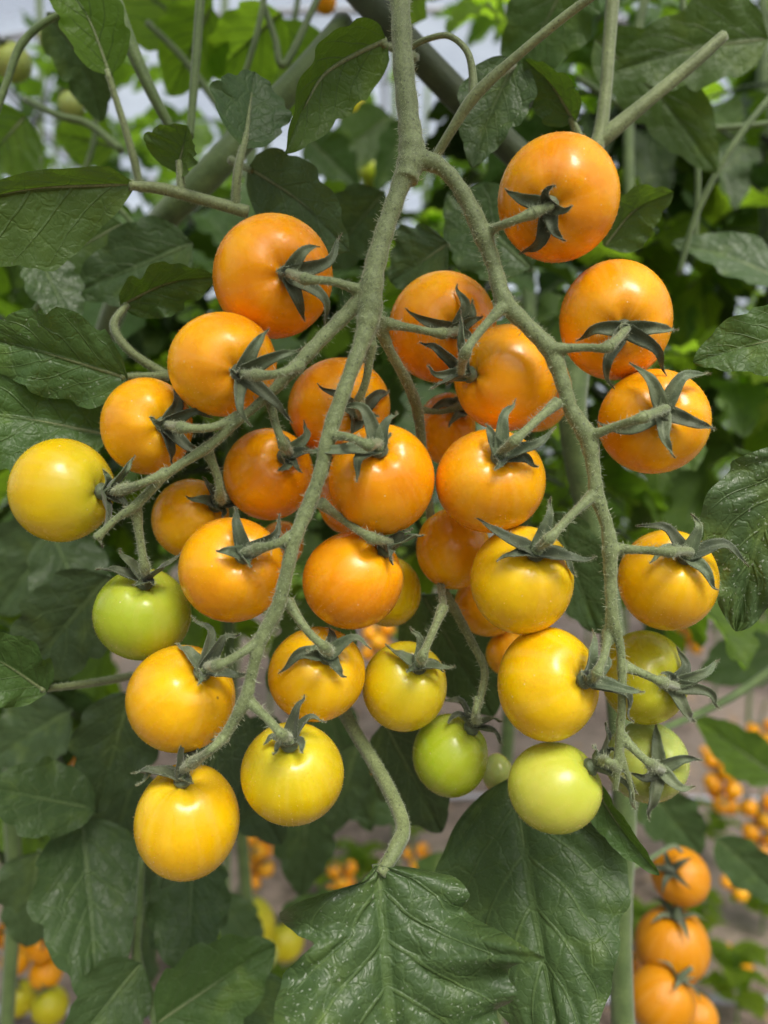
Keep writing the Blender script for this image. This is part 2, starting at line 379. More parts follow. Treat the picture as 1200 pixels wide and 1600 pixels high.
def leaf(label, base, tip, width, col='mid', bow=(0, 0), bd=0., roll=0., petiole=None, pr=.0009, under=False, **kw):
    """base/tip: (px, py, depth)"""
    B, T_ = P(*base), P(*tip); mx = (base[0]+tip[0])/2+bow[0]; my = (base[1]+tip[1])/2+bow[1]; md = (base[2]+tip[2])/2+bd
    M_ = P(mx, my, md); mid = [B, .25*B+.5*M_+.25*T_, T_]
    ax = nrm(T_-B); view = nrm(M_-np.array([0, 0, CAMZ])); side = nrm(np.cross(view, ax)); side = rot_about(side, ax, R(roll))
    # leave the upper face (cross(S,T)) towards the camera
    if np.dot(np.cross(side, ax), view) > 0 and abs(roll) < 90: side = -side
    root = tag(empty('tomato_leaf', B), label, 'leaf', 'leaves round the hanging truss')
    mb = MB(); c = blade(mb, mid, side, width/2*md/F, under=under, seed=len(bpy.data.objects), **kw)
    build('blade', mb, M_LEAF, root, LC[col]).pass_index = 1 if ('wet' in label or 'dark puckered' in label or 'glossy veined' in label) else 0
    mb = MB(); n = np.cross(nrm(side), ax); r0 = max(pr, .0004)
    back = n*(.05*width/2*md/F+r0*.35)*(1 if not under else .3)
    pts = [c[i]-back for i in (0, 8, 18, 28)]; tube(mb, pts, [r0, r0*.75, r0*.5, r0*.15], 8, 5)
    build('midrib', mb, M_BSTEM if col in ('deep', 'dark') else M_STEM, root, (1, 1, 1, 1))
    if petiole:
        mb = MB(); pts = [P(*p) for p in petiole]+[B+ax*.002]
        cc, rr = tube(mb, pts, [r0*1.5]+[r0*1.35]*(len(pts)-2)+[r0], 10, 8, ribs=.06)
        if base[2] < .3: tube_hairs(mb, cc, rr, int(2500*np.linalg.norm(np.diff(cc, axis=0), axis=1).sum()/.05), .0007, .000022, 1)
        build('petiole', mb, [M_STEM, M_HAIR], root, (1, 1, 1, 1))
    return root

# ------------------------------------------------------------------ tomatoes
TC = dict(o=(.90,.345,.001,0.), o2=(.90,.375,.001,0.05), oy=(.88,.405,.001,.08), y=(.84,.50,.001,.20), yg=(.74,.52,.002,.5),
          g=(.36,.45,.018,.9), pg=(.55,.58,.07,.7), lg=(.38,.46,.12,.5), od=(.62,.24,.001,0.), yo=(.86,.46,.001,.12), gy=(.52,.46,.008,.5))
# id, cx, cy, rx, ry, depth, (calyx px), colour, pedicel [(x,y,d)...], sepal tips, label
TOMS = [
 ('a', 872,311,96,103,.196,(858,322),'o',[(757,362,.190),(800,346,.181)],[(793,298),(866,291),(893,322),(880,374),(815,392)],'largest deep orange tomato at the top right with its star calyx facing forward'),
 ('b', 427,433,94,99,.205,(450,428),'o',[(566,455,.186),(520,440,.182),(478,436,.181)],[(494,386),(527,368),(474,497),(504,514),(432,425)],'deep orange tomato at the upper left, left of the fork, beside the dark twisted calyx'),
 ('c', 961,501,89,95,.205,(975,514),'o2',[(862,545,.186),(915,543,.184),(950,542,.182)],[(905,533),(1053,516),(1034,582),(950,598),(968,508)],'orange tomato second down on the right side, stalk bent over its front'),
 ('d', 348,570,86,82,.197,(376,583),'o2',[(470,570,.182),(430,585,.176)],[(416,518),(468,549),(387,660),(449,654),(360,575)],'orange tomato below the upper left one, long green calyx at its right side'),
 ('e', 691,512,84,88,.218,(712,517),'o',[(602,505,.189),(650,514,.194),(690,521,.196)],[(638,487),(709,449),(752,497),(740,540),(735,470)],'orange tomato in the gap between the two stem branches, highest of the middle ones'),
 ('f', 792,591,84,84,.207,(730,585),'o2',[(785,480,.186),(748,520,.184),(727,552,.182)],[(662,540),(673,570),(678,606),(722,492),(700,600)],'tall orange tomato left of the right stem with calyx curled at its left'),
 ('g', 835,610,58,66,.235,None,'o',None,None,'orange tomato mostly hidden behind the right stem, only its right edge showing'),
 ('h', 530,637,80,78,.222,(560,648),'o',[(580,535,.187),(573,590,.190),(561,628,.194)],[(497,605),(520,640),(606,615),(590,650),(560,690)],'dark orange tomato crossed by the middle stem, just left of the long thin stalk'),
 ('i', 230,666,73,76,.207,(258,664),'oy',[(375,650,.189),(330,668,.185),(285,668,.182)],[(271,606),(327,654),(267,724),(324,704),(235,650)],'amber tomato on the left with a four pointed calyx on its right'),
 ('j', 97,766,83,81,.202,(163,768),'yg',[(262,738,.188),(215,758,.184)],[(207,716),(225,750),(152,846),(190,800),(160,735)],'greenish yellow tomato farthest left in the truss'),
 ('k', 420,741,71,72,.214,(447,712),'o',[(423,625,.190),(430,660,.189),(443,695,.190)],[(474,664),(492,706),(433,735),(468,738),(433,680)],'dark orange tomato left of the middle stem, stalk dropping onto it from above'),
 ('l', 298,810,62,62,.225,(338,788),'oy',[(322,700,.192),(340,745,.194),(344,775,.198)],[(293,780),(318,748),(368,755),(412,800),(345,808)],'amber tomato tucked behind the front orange one, below the side stem'),
 ('m', 363,890,84,82,.196,(382,866),'o2',[(457,838,.180),(425,852,.176)],[(370,797),(433,808),(340,862),(450,864),(392,885)],'bright orange tomato at the left of the stem with upright calyx and dimpled shoulder'),
 ('n', 596,750,83,87,.196,(592,700),'o',[(512,680,.181),(545,683,.177),(575,695,.174)],[(529,638),(622,650),(482,706),(560,750),(610,680)],'bright orange tomato in the very middle of the truss, touching the one to its right'),
 ('o', 766,752,86,81,.198,(782,712),'o2',[(872,628,.186),(835,660,.182),(805,688,.179)],[(806,633),(762,665),(862,670),(836,731),(772,734)],'bright orange tomato right of centre with tall upright sepals and dimpled top'),
 ('p', 551,907,79,77,.200,(604,856),'o',[(500,785,.186),(540,815,.192),(580,840,.186)],[(575,850),(640,830),(655,840),(560,835),(610,880)],'orange tomato below the middle one with dark calyx at its upper right'),
 ('q', 708,858,58,64,.225,None,'oy',None,None,'shaded amber tomato behind and above left of the yellow one right of centre'),
 ('r', 815,906,81,85,.199,(838,862),'y',[(928,772,.187),(890,808,.182),(858,842,.179)],[(751,813),(857,785),(924,875),(896,904),(778,874)],'golden yellow tomato right of centre wearing a wide flat star calyx'),
 ('s', 1043,906,80,79,.205,(1072,868),'yo',[(958,857,.188),(1010,860,.184),(1045,862,.182)],[(1000,824),(1083,809),(1162,882),(1115,922),(1018,881)],'golden tomato at the far right edge with a spreading star calyx'),
 ('t', 1021,659,89,82,.200,(1036,642),'o2',[(918,683,.187),(965,665,.182),(1005,652,.178)],[(988,572),(1104,587),(1113,668),(1052,711),(940,664)],'orange tomato on the far right with a sharp five pointed star calyx'),
 ('u', 855,1068,79,90,.198,(917,1062),'y',[(951,985,.190),(945,1020,.186),(934,1050,.182)],[(928,990),(945,1020),(1000,1080),(978,1128),(905,1050)],'tall yellow tomato standing above the pale green one beside the lower right stem'),
 ('v', 1007,1058,69,74,.222,(1048,1070),'gy',[(974,1040,.190),(1010,1055,.188),(1035,1066,.188)],[(1058,1015),(1118,1032),(1118,1108),(1082,1125),(1035,1050)],'olive yellow tomato partly behind the lower right stem'),
 ('w', 1010,1190,67,64,.228,(1030,1200),'lg',[(970,1150,.190),(1000,1180,.188),(1018,1195,.189)],[(1025,1132),(1092,1188),(1080,1230),(1010,1275),(985,1205)],'pale green unripe tomato at the tip of the right branch'),
 ('x', 866,1230,75,72,.198,(928,1195),'pg',[(964,1200,.190),(950,1190,.187)],[(943,1132),(960,1175),(985,1262),(990,1240),(925,1170)],'pale yellow green tomato at the bottom right, under the tall yellow one'),
 ('y', 703,1180,59,67,.222,(738,1136),'g',[(748,1090,.205),(742,1115,.203)],[(692,1098),(780,1130),(780,1165),(700,1130)],'green unripe tomato hanging at the bottom middle'),
 ('z', 777,1208,24,31,.245,None,'lg',None,None,'tiny pale green tomato peeking between the two green ones'),
 ('A', 632,1072,66,72,.215,(655,1040),'yg',[(693,948,.204),(675,990,.198),(660,1025,.194)],[(605,1010),(640,985),(705,1045),(690,1050),(635,1050)],'yellow tomato in the lower middle, narrower than its left neighbour'),
 ('B', 495,1053,76,75,.205,(512,1024),'yo',[(448,938,.184),(480,985,.181),(508,1012,.182)],[(440,1052),(515,985),(574,1012),(535,1058),(480,1020)],'golden tomato in the lower middle, stalk reaching it from upper left'),
 ('C', 457,1208,81,82,.197,(452,1160),'yg',[(385,1092,.180),(420,1125,.176),(440,1148,.174)],[(477,1092),(506,1130),(415,1162),(430,1180),(470,1178)],'yellow tomato second lowest on the left, upright calyx on top'),
 ('D', 293,1283,83,93,.197,(285,1215),'y',[(352,1150,.181),(325,1175,.177)],[(212,1208),(218,1230),(288,1158),(342,1160),(300,1225)],'lowest yellow tomato in the truss with small brown flecks and folded calyx'),
 ('E', 283,1091,87,85,.197,(318,1048),'yo',[(408,1000,.180),(370,1025,.176),(340,1040,.174)],[(298,970),(278,1010),(372,998),(384,1055),(310,1070)],'golden yellow tomato at the lower left above the lowest one'),
 ('F', 223,960,78,72,.207,(227,908),'g',[(212,795,.190),(220,850,.192),(226,885,.193)],[(157,890),(188,866),(280,870),(240,915),(210,915)],'green tomato on the left, the only fully green one near the front'),
 ('G', 762,945,52,50,.240,None,'oy',None,None,'amber tomato hidden behind the golden one, only its lower left showing'),
 ('H', 795,1022,36,36,.243,None,'oy',None,None,'small amber tomato peeking from behind the tall yellow one'),
 ('I', 608,925,50,55,.232,None,'yg',None,None,'olive yellow tomato behind the orange one at the middle, right edge showing'),
 ('J', 697,670,46,56,.240,(722,640),'o',[(655,640,.225),(690,643,.226)],[(668,645),(705,625),(745,655),(700,665)],'shaded orange tomato deep in the gap between the two middle stems'),
 ('K', 545,782,48,54,.236,None,'o',None,None,'orange tomato behind the middle one, only its lower left showing'),
 ('L', 440,850,34,36,.245,None,'o',None,None,'sliver of orange tomato behind the bright one beside the stem'),
]
def relax():
    items = [dict(id=t[0], x=t[1], y=t[2], rx=t[3], ry=t[4], d=t[5]) for t in TOMS]
    for _ in range(60):
        moved = False
        for i in range(len(items)):
            for j in range(i+1, len(items)):
                a, b = items[i], items[j]
                if a['d'] > b['d']: a, b = b, a
                A_, B_ = P(a['x'], a['y'], a['d']), P(b['x'], b['y'], b['d'])
                s = ((a['rx']+a['ry'])*a['d']+(b['rx']+b['ry'])*b['d'])/2/F
                if np.linalg.norm(A_-B_) < .965*s:
                    b['d'] += .0008; moved = True
        if not moved: break
    return {i['id']: i['d'] for i in items}
DEP = relax()
STUB = []      # stalk bases joined into the truss stem
def tomato_mesh_pts(C_, a, rx, ry, rd, ns=56, nr=36, seed=0, dim=.16):
    g = np.random.default_rng(seed)
    th = np.linspace(0, np.pi, nr+1); ph = np.linspace(0, 2*np.pi, ns, endpoint=False)
    TH, PH = np.meshgrid(th, ph, indexing='ij')
    k = g.random()*6.28; lob = .010+.012*g.random()
    r = 1-dim*np.exp(-(TH/.30)**2)*1.0 + .02*np.exp(-((TH-.62)/.28)**2) - .03*np.exp(-((np.pi-TH)/.35)**2)*g.random()
    r = r+lob*np.cos(5*PH+k)*np.exp(-((TH-.45)/.4)**2)+.012*np.sin(2*PH+k)*np.sin(TH)
    r = r+dim*.35*np.exp(-(TH/.22)**2)*np.cos(5*PH+k)*.35*np.clip(TH*6, 0, 1)
    loc = np.stack([r*np.sin(TH)*np.cos(PH), r*np.sin(TH)*np.sin(PH), r*np.cos(TH)], -1)
    x = nrm(np.cross(a, [0.3, .2, 1.0])); y = np.cross(a, x)
    W_ = loc[..., 0:1]*x+loc[..., 1:2]*y+loc[..., 2:3]*a
    # keep the silhouette at the measured half widths
    W_ = W_/np.array([np.abs(W_[..., 0]).max(), np.abs(W_[..., 1]).max(), np.abs(W_[..., 2]).max()])
    V = C_+W_*np.array([rx, rd, ry])
    uv = np.stack([PH/(2*np.pi), TH/np.pi], -1)
    return V.reshape(-1, 3), uv.reshape(-1, 2), nr, ns
def sphere_faces(nr, ns):
    f = []
    for i in range(nr):
        for j in range(ns): f.append((i*ns+j, (i+1)*ns+j, (i+1)*ns+(j+1) % ns, i*ns+(j+1) % ns))
    return f
def sepal(mb, B, Mid, T_, w, out, seed):
    g0 = np.random.default_rng(seed+5); kk = T_+nrm(np.cross(T_-B, out))*np.linalg.norm(T_-B)*.05*g0.normal()+out*np.linalg.norm(T_-B)*.06*g0.random() if w < .01 else T_
    c = catmull([B, Mid, .3*Mid+.7*T_, kk], 5); n = len(c); u = np.concatenate([[0], np.cumsum(np.linalg.norm(np.diff(c, axis=0), axis=1))]); u /= u[-1]
    T = nrm(np.gradient(c, axis=0)); S = nrm(np.cross(T, out)); N = np.cross(S, T)
    wd = w*np.interp(u, [0, .12, .3, .6, .85, 1], [.7, 1, .92, .56, .22, .03])
    g = np.random.default_rng(seed); tw = (g.random()-.5)*1.4
    V = []; vs = np.linspace(-1, 1, 7)
    for i in range(n):
        ang = tw*u[i]**1.5; s_ = S[i]*math.cos(ang)+N[i]*math.sin(ang); nn = -S[i]*math.sin(ang)+N[i]*math.cos(ang)
        for v in vs: V.append(c[i]+s_*v*wd[i]+nn*(abs(v)**1.3*wd[i]*.6+.00018*math.sin(u[i]*17+v*3+seed)))
    V = np.array(V); q = len(vs)
    f = [(i*q+j, i*q+j+1, (i+1)*q+j+1, (i+1)*q+j) for i in range(n-1) for j in range(q-1)]
    # a second skin 0.35 mm below gives the sepal thickness
    nn = np.repeat(N, q, 0)*(.00034*np.clip(1-np.repeat(u, q)**3, .1, 1))[:, None]
    V2 = V-nn; m = len(V)
    f2 = [tuple(m+k for k in t[::-1]) for t in f]
    edge = [(i*q, (i+1)*q, m+(i+1)*q, m+i*q) for i in range(n-1)]+[((i+1)*q+q-1, i*q+q-1, m+i*q+q-1, m+(i+1)*q+q-1) for i in range(n-1)]
    uv = np.array([(a, (b+1)/2) for a in u for b in vs]); mb.add(np.vstack([V, V2]), f+f2+edge, np.vstack([uv, uv]))
    # bristles along the margins
    for col_ in (0, q-1):
        pts = V.reshape(n, q, 3)[:, col_]; k = 40; ii = g.integers(0, n-1, k); tt = g.random(k)[:, None]
        hairs(mb, pts[ii]*(1-tt)+pts[ii+1]*tt, nrm(S[ii]*(1 if col_ else -1)+N[ii]*.4), .0008, .00003, 1)
    ii = g.integers(0, len(V), 130); hairs(mb, V[ii], np.repeat(N, q, 0)[ii], .0004, .00002, 1)
def make_tomato(t):
    id_, cx, cy, rx, ry, _, cal, col, ped, tips, label = t; d = DEP[id_]
    C_ = P(cx, cy, d); RX, RY = rx*d/F/math.sqrt(1+((cx-600)/F)**2), ry*d/F/math.sqrt(1+((cy-800)/F)**2); RD = (RX+RY)/2
    if cal:
        ex, ez = cal[0]-cx, cal[1]-cy; l = math.hypot(ex/rx, ez/ry)
        if l > .93: ex, ez = ex*.93/l, ez*.93/l
        ray = P(cx+ex, cy+ez, 1.)-np.array([0, 0, CAMZ]); o_ = np.array([0, 0, CAMZ])-C_
        sc = np.array([RX, RD, RY]); oo = o_/sc; rr = ray/sc
        A_, B_, D_ = rr@rr, 2*oo@rr, oo@oo-1; disc = max(B_*B_-4*A_*D_, 0)
        a = nrm(o_+ray*(-B_-math.sqrt(disc))/(2*A_))
    else:
        a = nrm([rng.normal()*.3, .6, 1.])
    root = tag(empty('tomato', C_), label, 'tomato', 'tomatoes of the hanging truss')
    seed = ord(id_)
    V, uv, nr, ns = tomato_mesh_pts(C_, a, RX, RY, RD, seed=seed)
    mb = MB().add(V, sphere_faces(nr, ns), uv)
    g = rng.integers(ns*3, len(V)-ns, 2600); no = nrm(V[g]-C_)
    mb2 = V[g]+rng.normal(size=(len(g), 3))*.0002; no2 = nrm((mb2-C_)/np.array([RX, RD, RY])**2)
    # snap to ellipsoid-ish
    hairs(mb, V[g], no2, .0005, .000018, 1, .35)
    build('fruit', mb, [M_TOM, M_TFUZZ], root, TC[col])
    if not cal: return
    Rr = 1/np.linalg.norm(a/np.array([RX, RD, RY]))
    Sf = C_+a*Rr*.91
    mb = MB()
    # disc where the sepals join
    c0, r0 = tube(mb, [Sf-a*.0012, Sf+a*.0003, Sf+a*.0013, Sf+a*.0020], [.0012, .0023, .0018, .0012], 12, 4)
    caly = build('calyx', mb, [M_SEP, M_HAIR], root)
    for k, (tx, ty) in enumerate(tips):
        # depth where the ray through the tip meets the fruit, then lift off it
        ray = P(tx, ty, 1.)-np.array([0, 0, CAMZ]); o = np.array([0, 0, CAMZ])-C_
        sc = np.array([RX, RD, RY])*1.0; oo = o/sc; rr = ray/sc
        A_, B_, D_ = rr@rr, 2*oo@rr, oo@oo-1; disc = B_*B_-4*A_*D_
        if disc > 0: dt = (-B_-math.sqrt(disc))/(2*A_) - .0022-.0018*((seed+k) % 3)/2
        else: dt = Sf[1]*.55+C_[1]*.45-.003-.002*((seed*3+k) % 3)
        dt = min(dt, Sf[1]+.012); T_ = P(tx, ty, dt)
        T_ = Sf+(T_-Sf)*1.08
        Bp = Sf+nrm(T_-Sf)*.0012+a*.0006
        Ln = np.linalg.norm(T_-Bp); lat = nrm(np.cross(T_-Bp, a)); Mid = .52*Bp+.48*T_+a*min(.24*Ln, .004)+lat*Ln*.22*math.sin(seed*2.3+k*1.9)
        mb = MB(); sepal(mb, Sf+a*.0004, Mid, T_, .0020 if Ln > .006 else .0017, a, seed+k*7); build('sepal', mb, [M_SEP, M_HAIR], caly)
    pts = [P(*p) for p in ped]; end = [Sf+a*.0034, Sf+a*.0012]
    allp = catmull(np.array(pts+end), 8); n = len(allp); k = int(n*.50)
    rbase = .00105 if rx > 60 else .0009
    # swollen knuckle between the branch and the fruit stalk
    rad = np.full(n, rbase); s = np.linspace(0, 1, n); rad *= 1+.45*np.exp(-((s-.5)/.06)**2)+.55*np.exp(-((s-1)/.14)**2)*.8+.55*np.exp(-(s/.10)**2)
    STUB.append((allp[:k+2], rad[:k+2]))
    mb = MB(); cc, rr = tube(mb, allp[k:], rad[k:], 12, 2, ribs=.04)
    tube_hairs(mb, cc, rr, 260, .0010, .00003, 1); tube_hairs(mb, cc, rr, 700, .0003, .00002, 1)
    build('fruit_stalk', mb, [M_STEM, M_HAIR], root, (1, 1, 1, 1))
for t in TOMS: make_tomato(t)

# ------------------------------------------------------------------ truss stem (branches fused by a voxel skin, then split into branch parts)
BR = {
 'peduncle': [(622,-60,.195,34),(626,20,.193,34),(631,110,.191,36),(639,190,.189,38),(643,240,.188,46),(634,282,.187,42)],
 'l1': [(642,245,.188,40),(622,300,.187,32),(600,365,.186,33),(583,430,.185,38),(577,490,.185,42),(567,530,.184,30),(543,595,.182,26),(517,670,.181,28),(500,740,.180,24),(480,795,.180,26),(460,845,.179,24),(443,915,.179,24),(434,948,.179,26),(408,1000,.179,24),(394,1050,.179,20),(383,1092,.179,23),(352,1150,.180,17)],
 'l2': [(576,455,.186,30),(545,487,.186,26),(505,527,.185,24),(465,570,.184,24),(425,612,.186,18),(375,655,.187,16),(325,698,.188,19),(262,740,.187,15),(212,790,.188,17),(180,812,.188,12),(150,842,.188,15)],
 'back': [(588,495,.188,26),(608,545,.195,18),(635,595,.205,18),(652,640,.214,19),(660,700,.222,16),(672,800,.228,15),(688,905,.226,16),(715,960,.222,16),(738,1005,.216,14),(757,1045,.212,14),(752,1085,.208,13),(744,1115,.205,12)],
 'thin': [(582,505,.187,18),(581,540,.187,12)],
 'back2': [(688,905,.226,14),(693,948,.206,12)],
 'r1': [(645,245,.188,40),(690,262,.188,27),(725,305,.188,27),(752,362,.188,32),(772,415,.188,26),(788,470,.187,31),(825,510,.187,27),(860,548,.187,31),(880,600,.187,26),(892,640,.187,26),(918,683,.187,32),(927,730,.187,24),(933,775,.187,25),(948,820,.187,22),(953,860,.187,27),(954,910,.188,21),(957,960,.188,20),(969,1010,.188,15),(972,1060,.188,16),(971,1120,.189,14),(966,1180,.189,15),(962,1235,.190,9)],
 'r2': [(955,925,.188,18),(953,955,.188,15),(951,985,.189,13)],
 'r3': [(971,1115,.189,13),(968,1130,.189,12),(970,1155,.19,11)],
 'r4': [(966,1165,.189,12),(985,1225,.190,9),(992,1262,.192,5)],
}
def truss():
    lines = {}; mb = MB()
    for k, pts in BR.items():
        p3 = [P(x, y, d) for x, y, d, _ in pts]; rad = [wd/2*.92*d/F for _, _, d, wd in pts]
        q = catmull(np.column_stack([p3, rad]), 8); q[:, 3] *= 1+.05*np.sin(np.arange(len(q))*1.3)
        lines[k] = q[:, :3]; tube(mb, q[:, :3], q[:, 3], 16, 1)
    for c, r in STUB:
        tube(mb, c, r, 12, 1)
    me = mesh_from('tmp', mb, M_STEM); o = bpy.data.objects.new('tmp', me); COL.objects.link(o)
    m = o.modifiers.new('r', 'REMESH'); m.mode = 'VOXEL'; m.voxel_size = .00034; m.use_smooth_shade = True
    s = o.modifiers.new('s', 'SMOOTH'); s.factor = .5; s.iterations = 7
    bpy.context.view_layer.update()
    ev = o.evaluated_get(bpy.context.evaluated_depsgraph_get()); em = ev.to_mesh()
    nv = len(em.vertices); V = np.empty(nv*3); em.vertices.foreach_get('co', V); V = V.reshape(-1, 3)
    NN = np.empty(nv*3); em.vertices.foreach_get('normal', NN); NN = NN.reshape(-1, 3)
    faces = [tuple(p.vertices) for p in em.polygons]
    ev.to_mesh_clear(); bpy.data.objects.remove(o); bpy.data.meshes.remove(me)
    print('truss verts', nv)
    own = {'peduncle': 'peduncle', 'l1': 'front', 'thin': 'front', 'l2': 'side', 'back': 'back', 'back2': 'back', 'r1': 'right', 'r2': 'right', 'r3': 'right', 'r4': 'right'}
    keys = ['peduncle', 'front', 'side', 'back', 'right']
    best = np.full(nv, 9.); bi = np.zeros(nv, int)
    for k, c in lines.items():
        for i in range(0, len(c)):
            dd = ((V-c[i])**2).sum(1); m_ = dd < best; best[m_] = dd[m_]; bi[m_] = keys.index(own[k])
    # a fruit stalk base belongs wholly to the branch its own root grows from
    root = tag(empty('truss_stem', P(625, 0, .193)), 'thick hairy grey green fruit stem forking into two hanging branches', 'stem')
    lab = {1: 'hairy middle branch zigzagging down to the lowest yellow tomato', 2: 'side branch sweeping down to the left', 3: 'shaded branch behind the middle tomatoes', 4: 'long right hand branch'}
    fo = np.array([bi[f[0]] for f in faces])
    for ki, k in enumerate(keys):
        idx = np.where(fo == ki)[0]
        if not len(idx): continue
        fs = [faces[i] for i in idx]; used = sorted({v for f in fs for v in f}); mp = {v: i for i, v in enumerate(used)}
        mb = MB().add(V[used], [tuple(mp[v] for v in f) for f in fs]); u = np.array(used)
        n = int(len(u)*.085); g = rng.choice(u, n); hairs(mb, V[g], NN[g], .0015, .000034, 1, .5)
        n = int(len(u)*.55); g = rng.choice(u, n); hairs(mb, V[g], NN[g], .00045, .000028, 1, .6)
        ob = build('peduncle' if ki == 0 else 'branch', mb, [M_STEM, M_HAIR], root, (1, 1, 1, 1))
        if ki: ob['label'] = lab[ki]
truss()

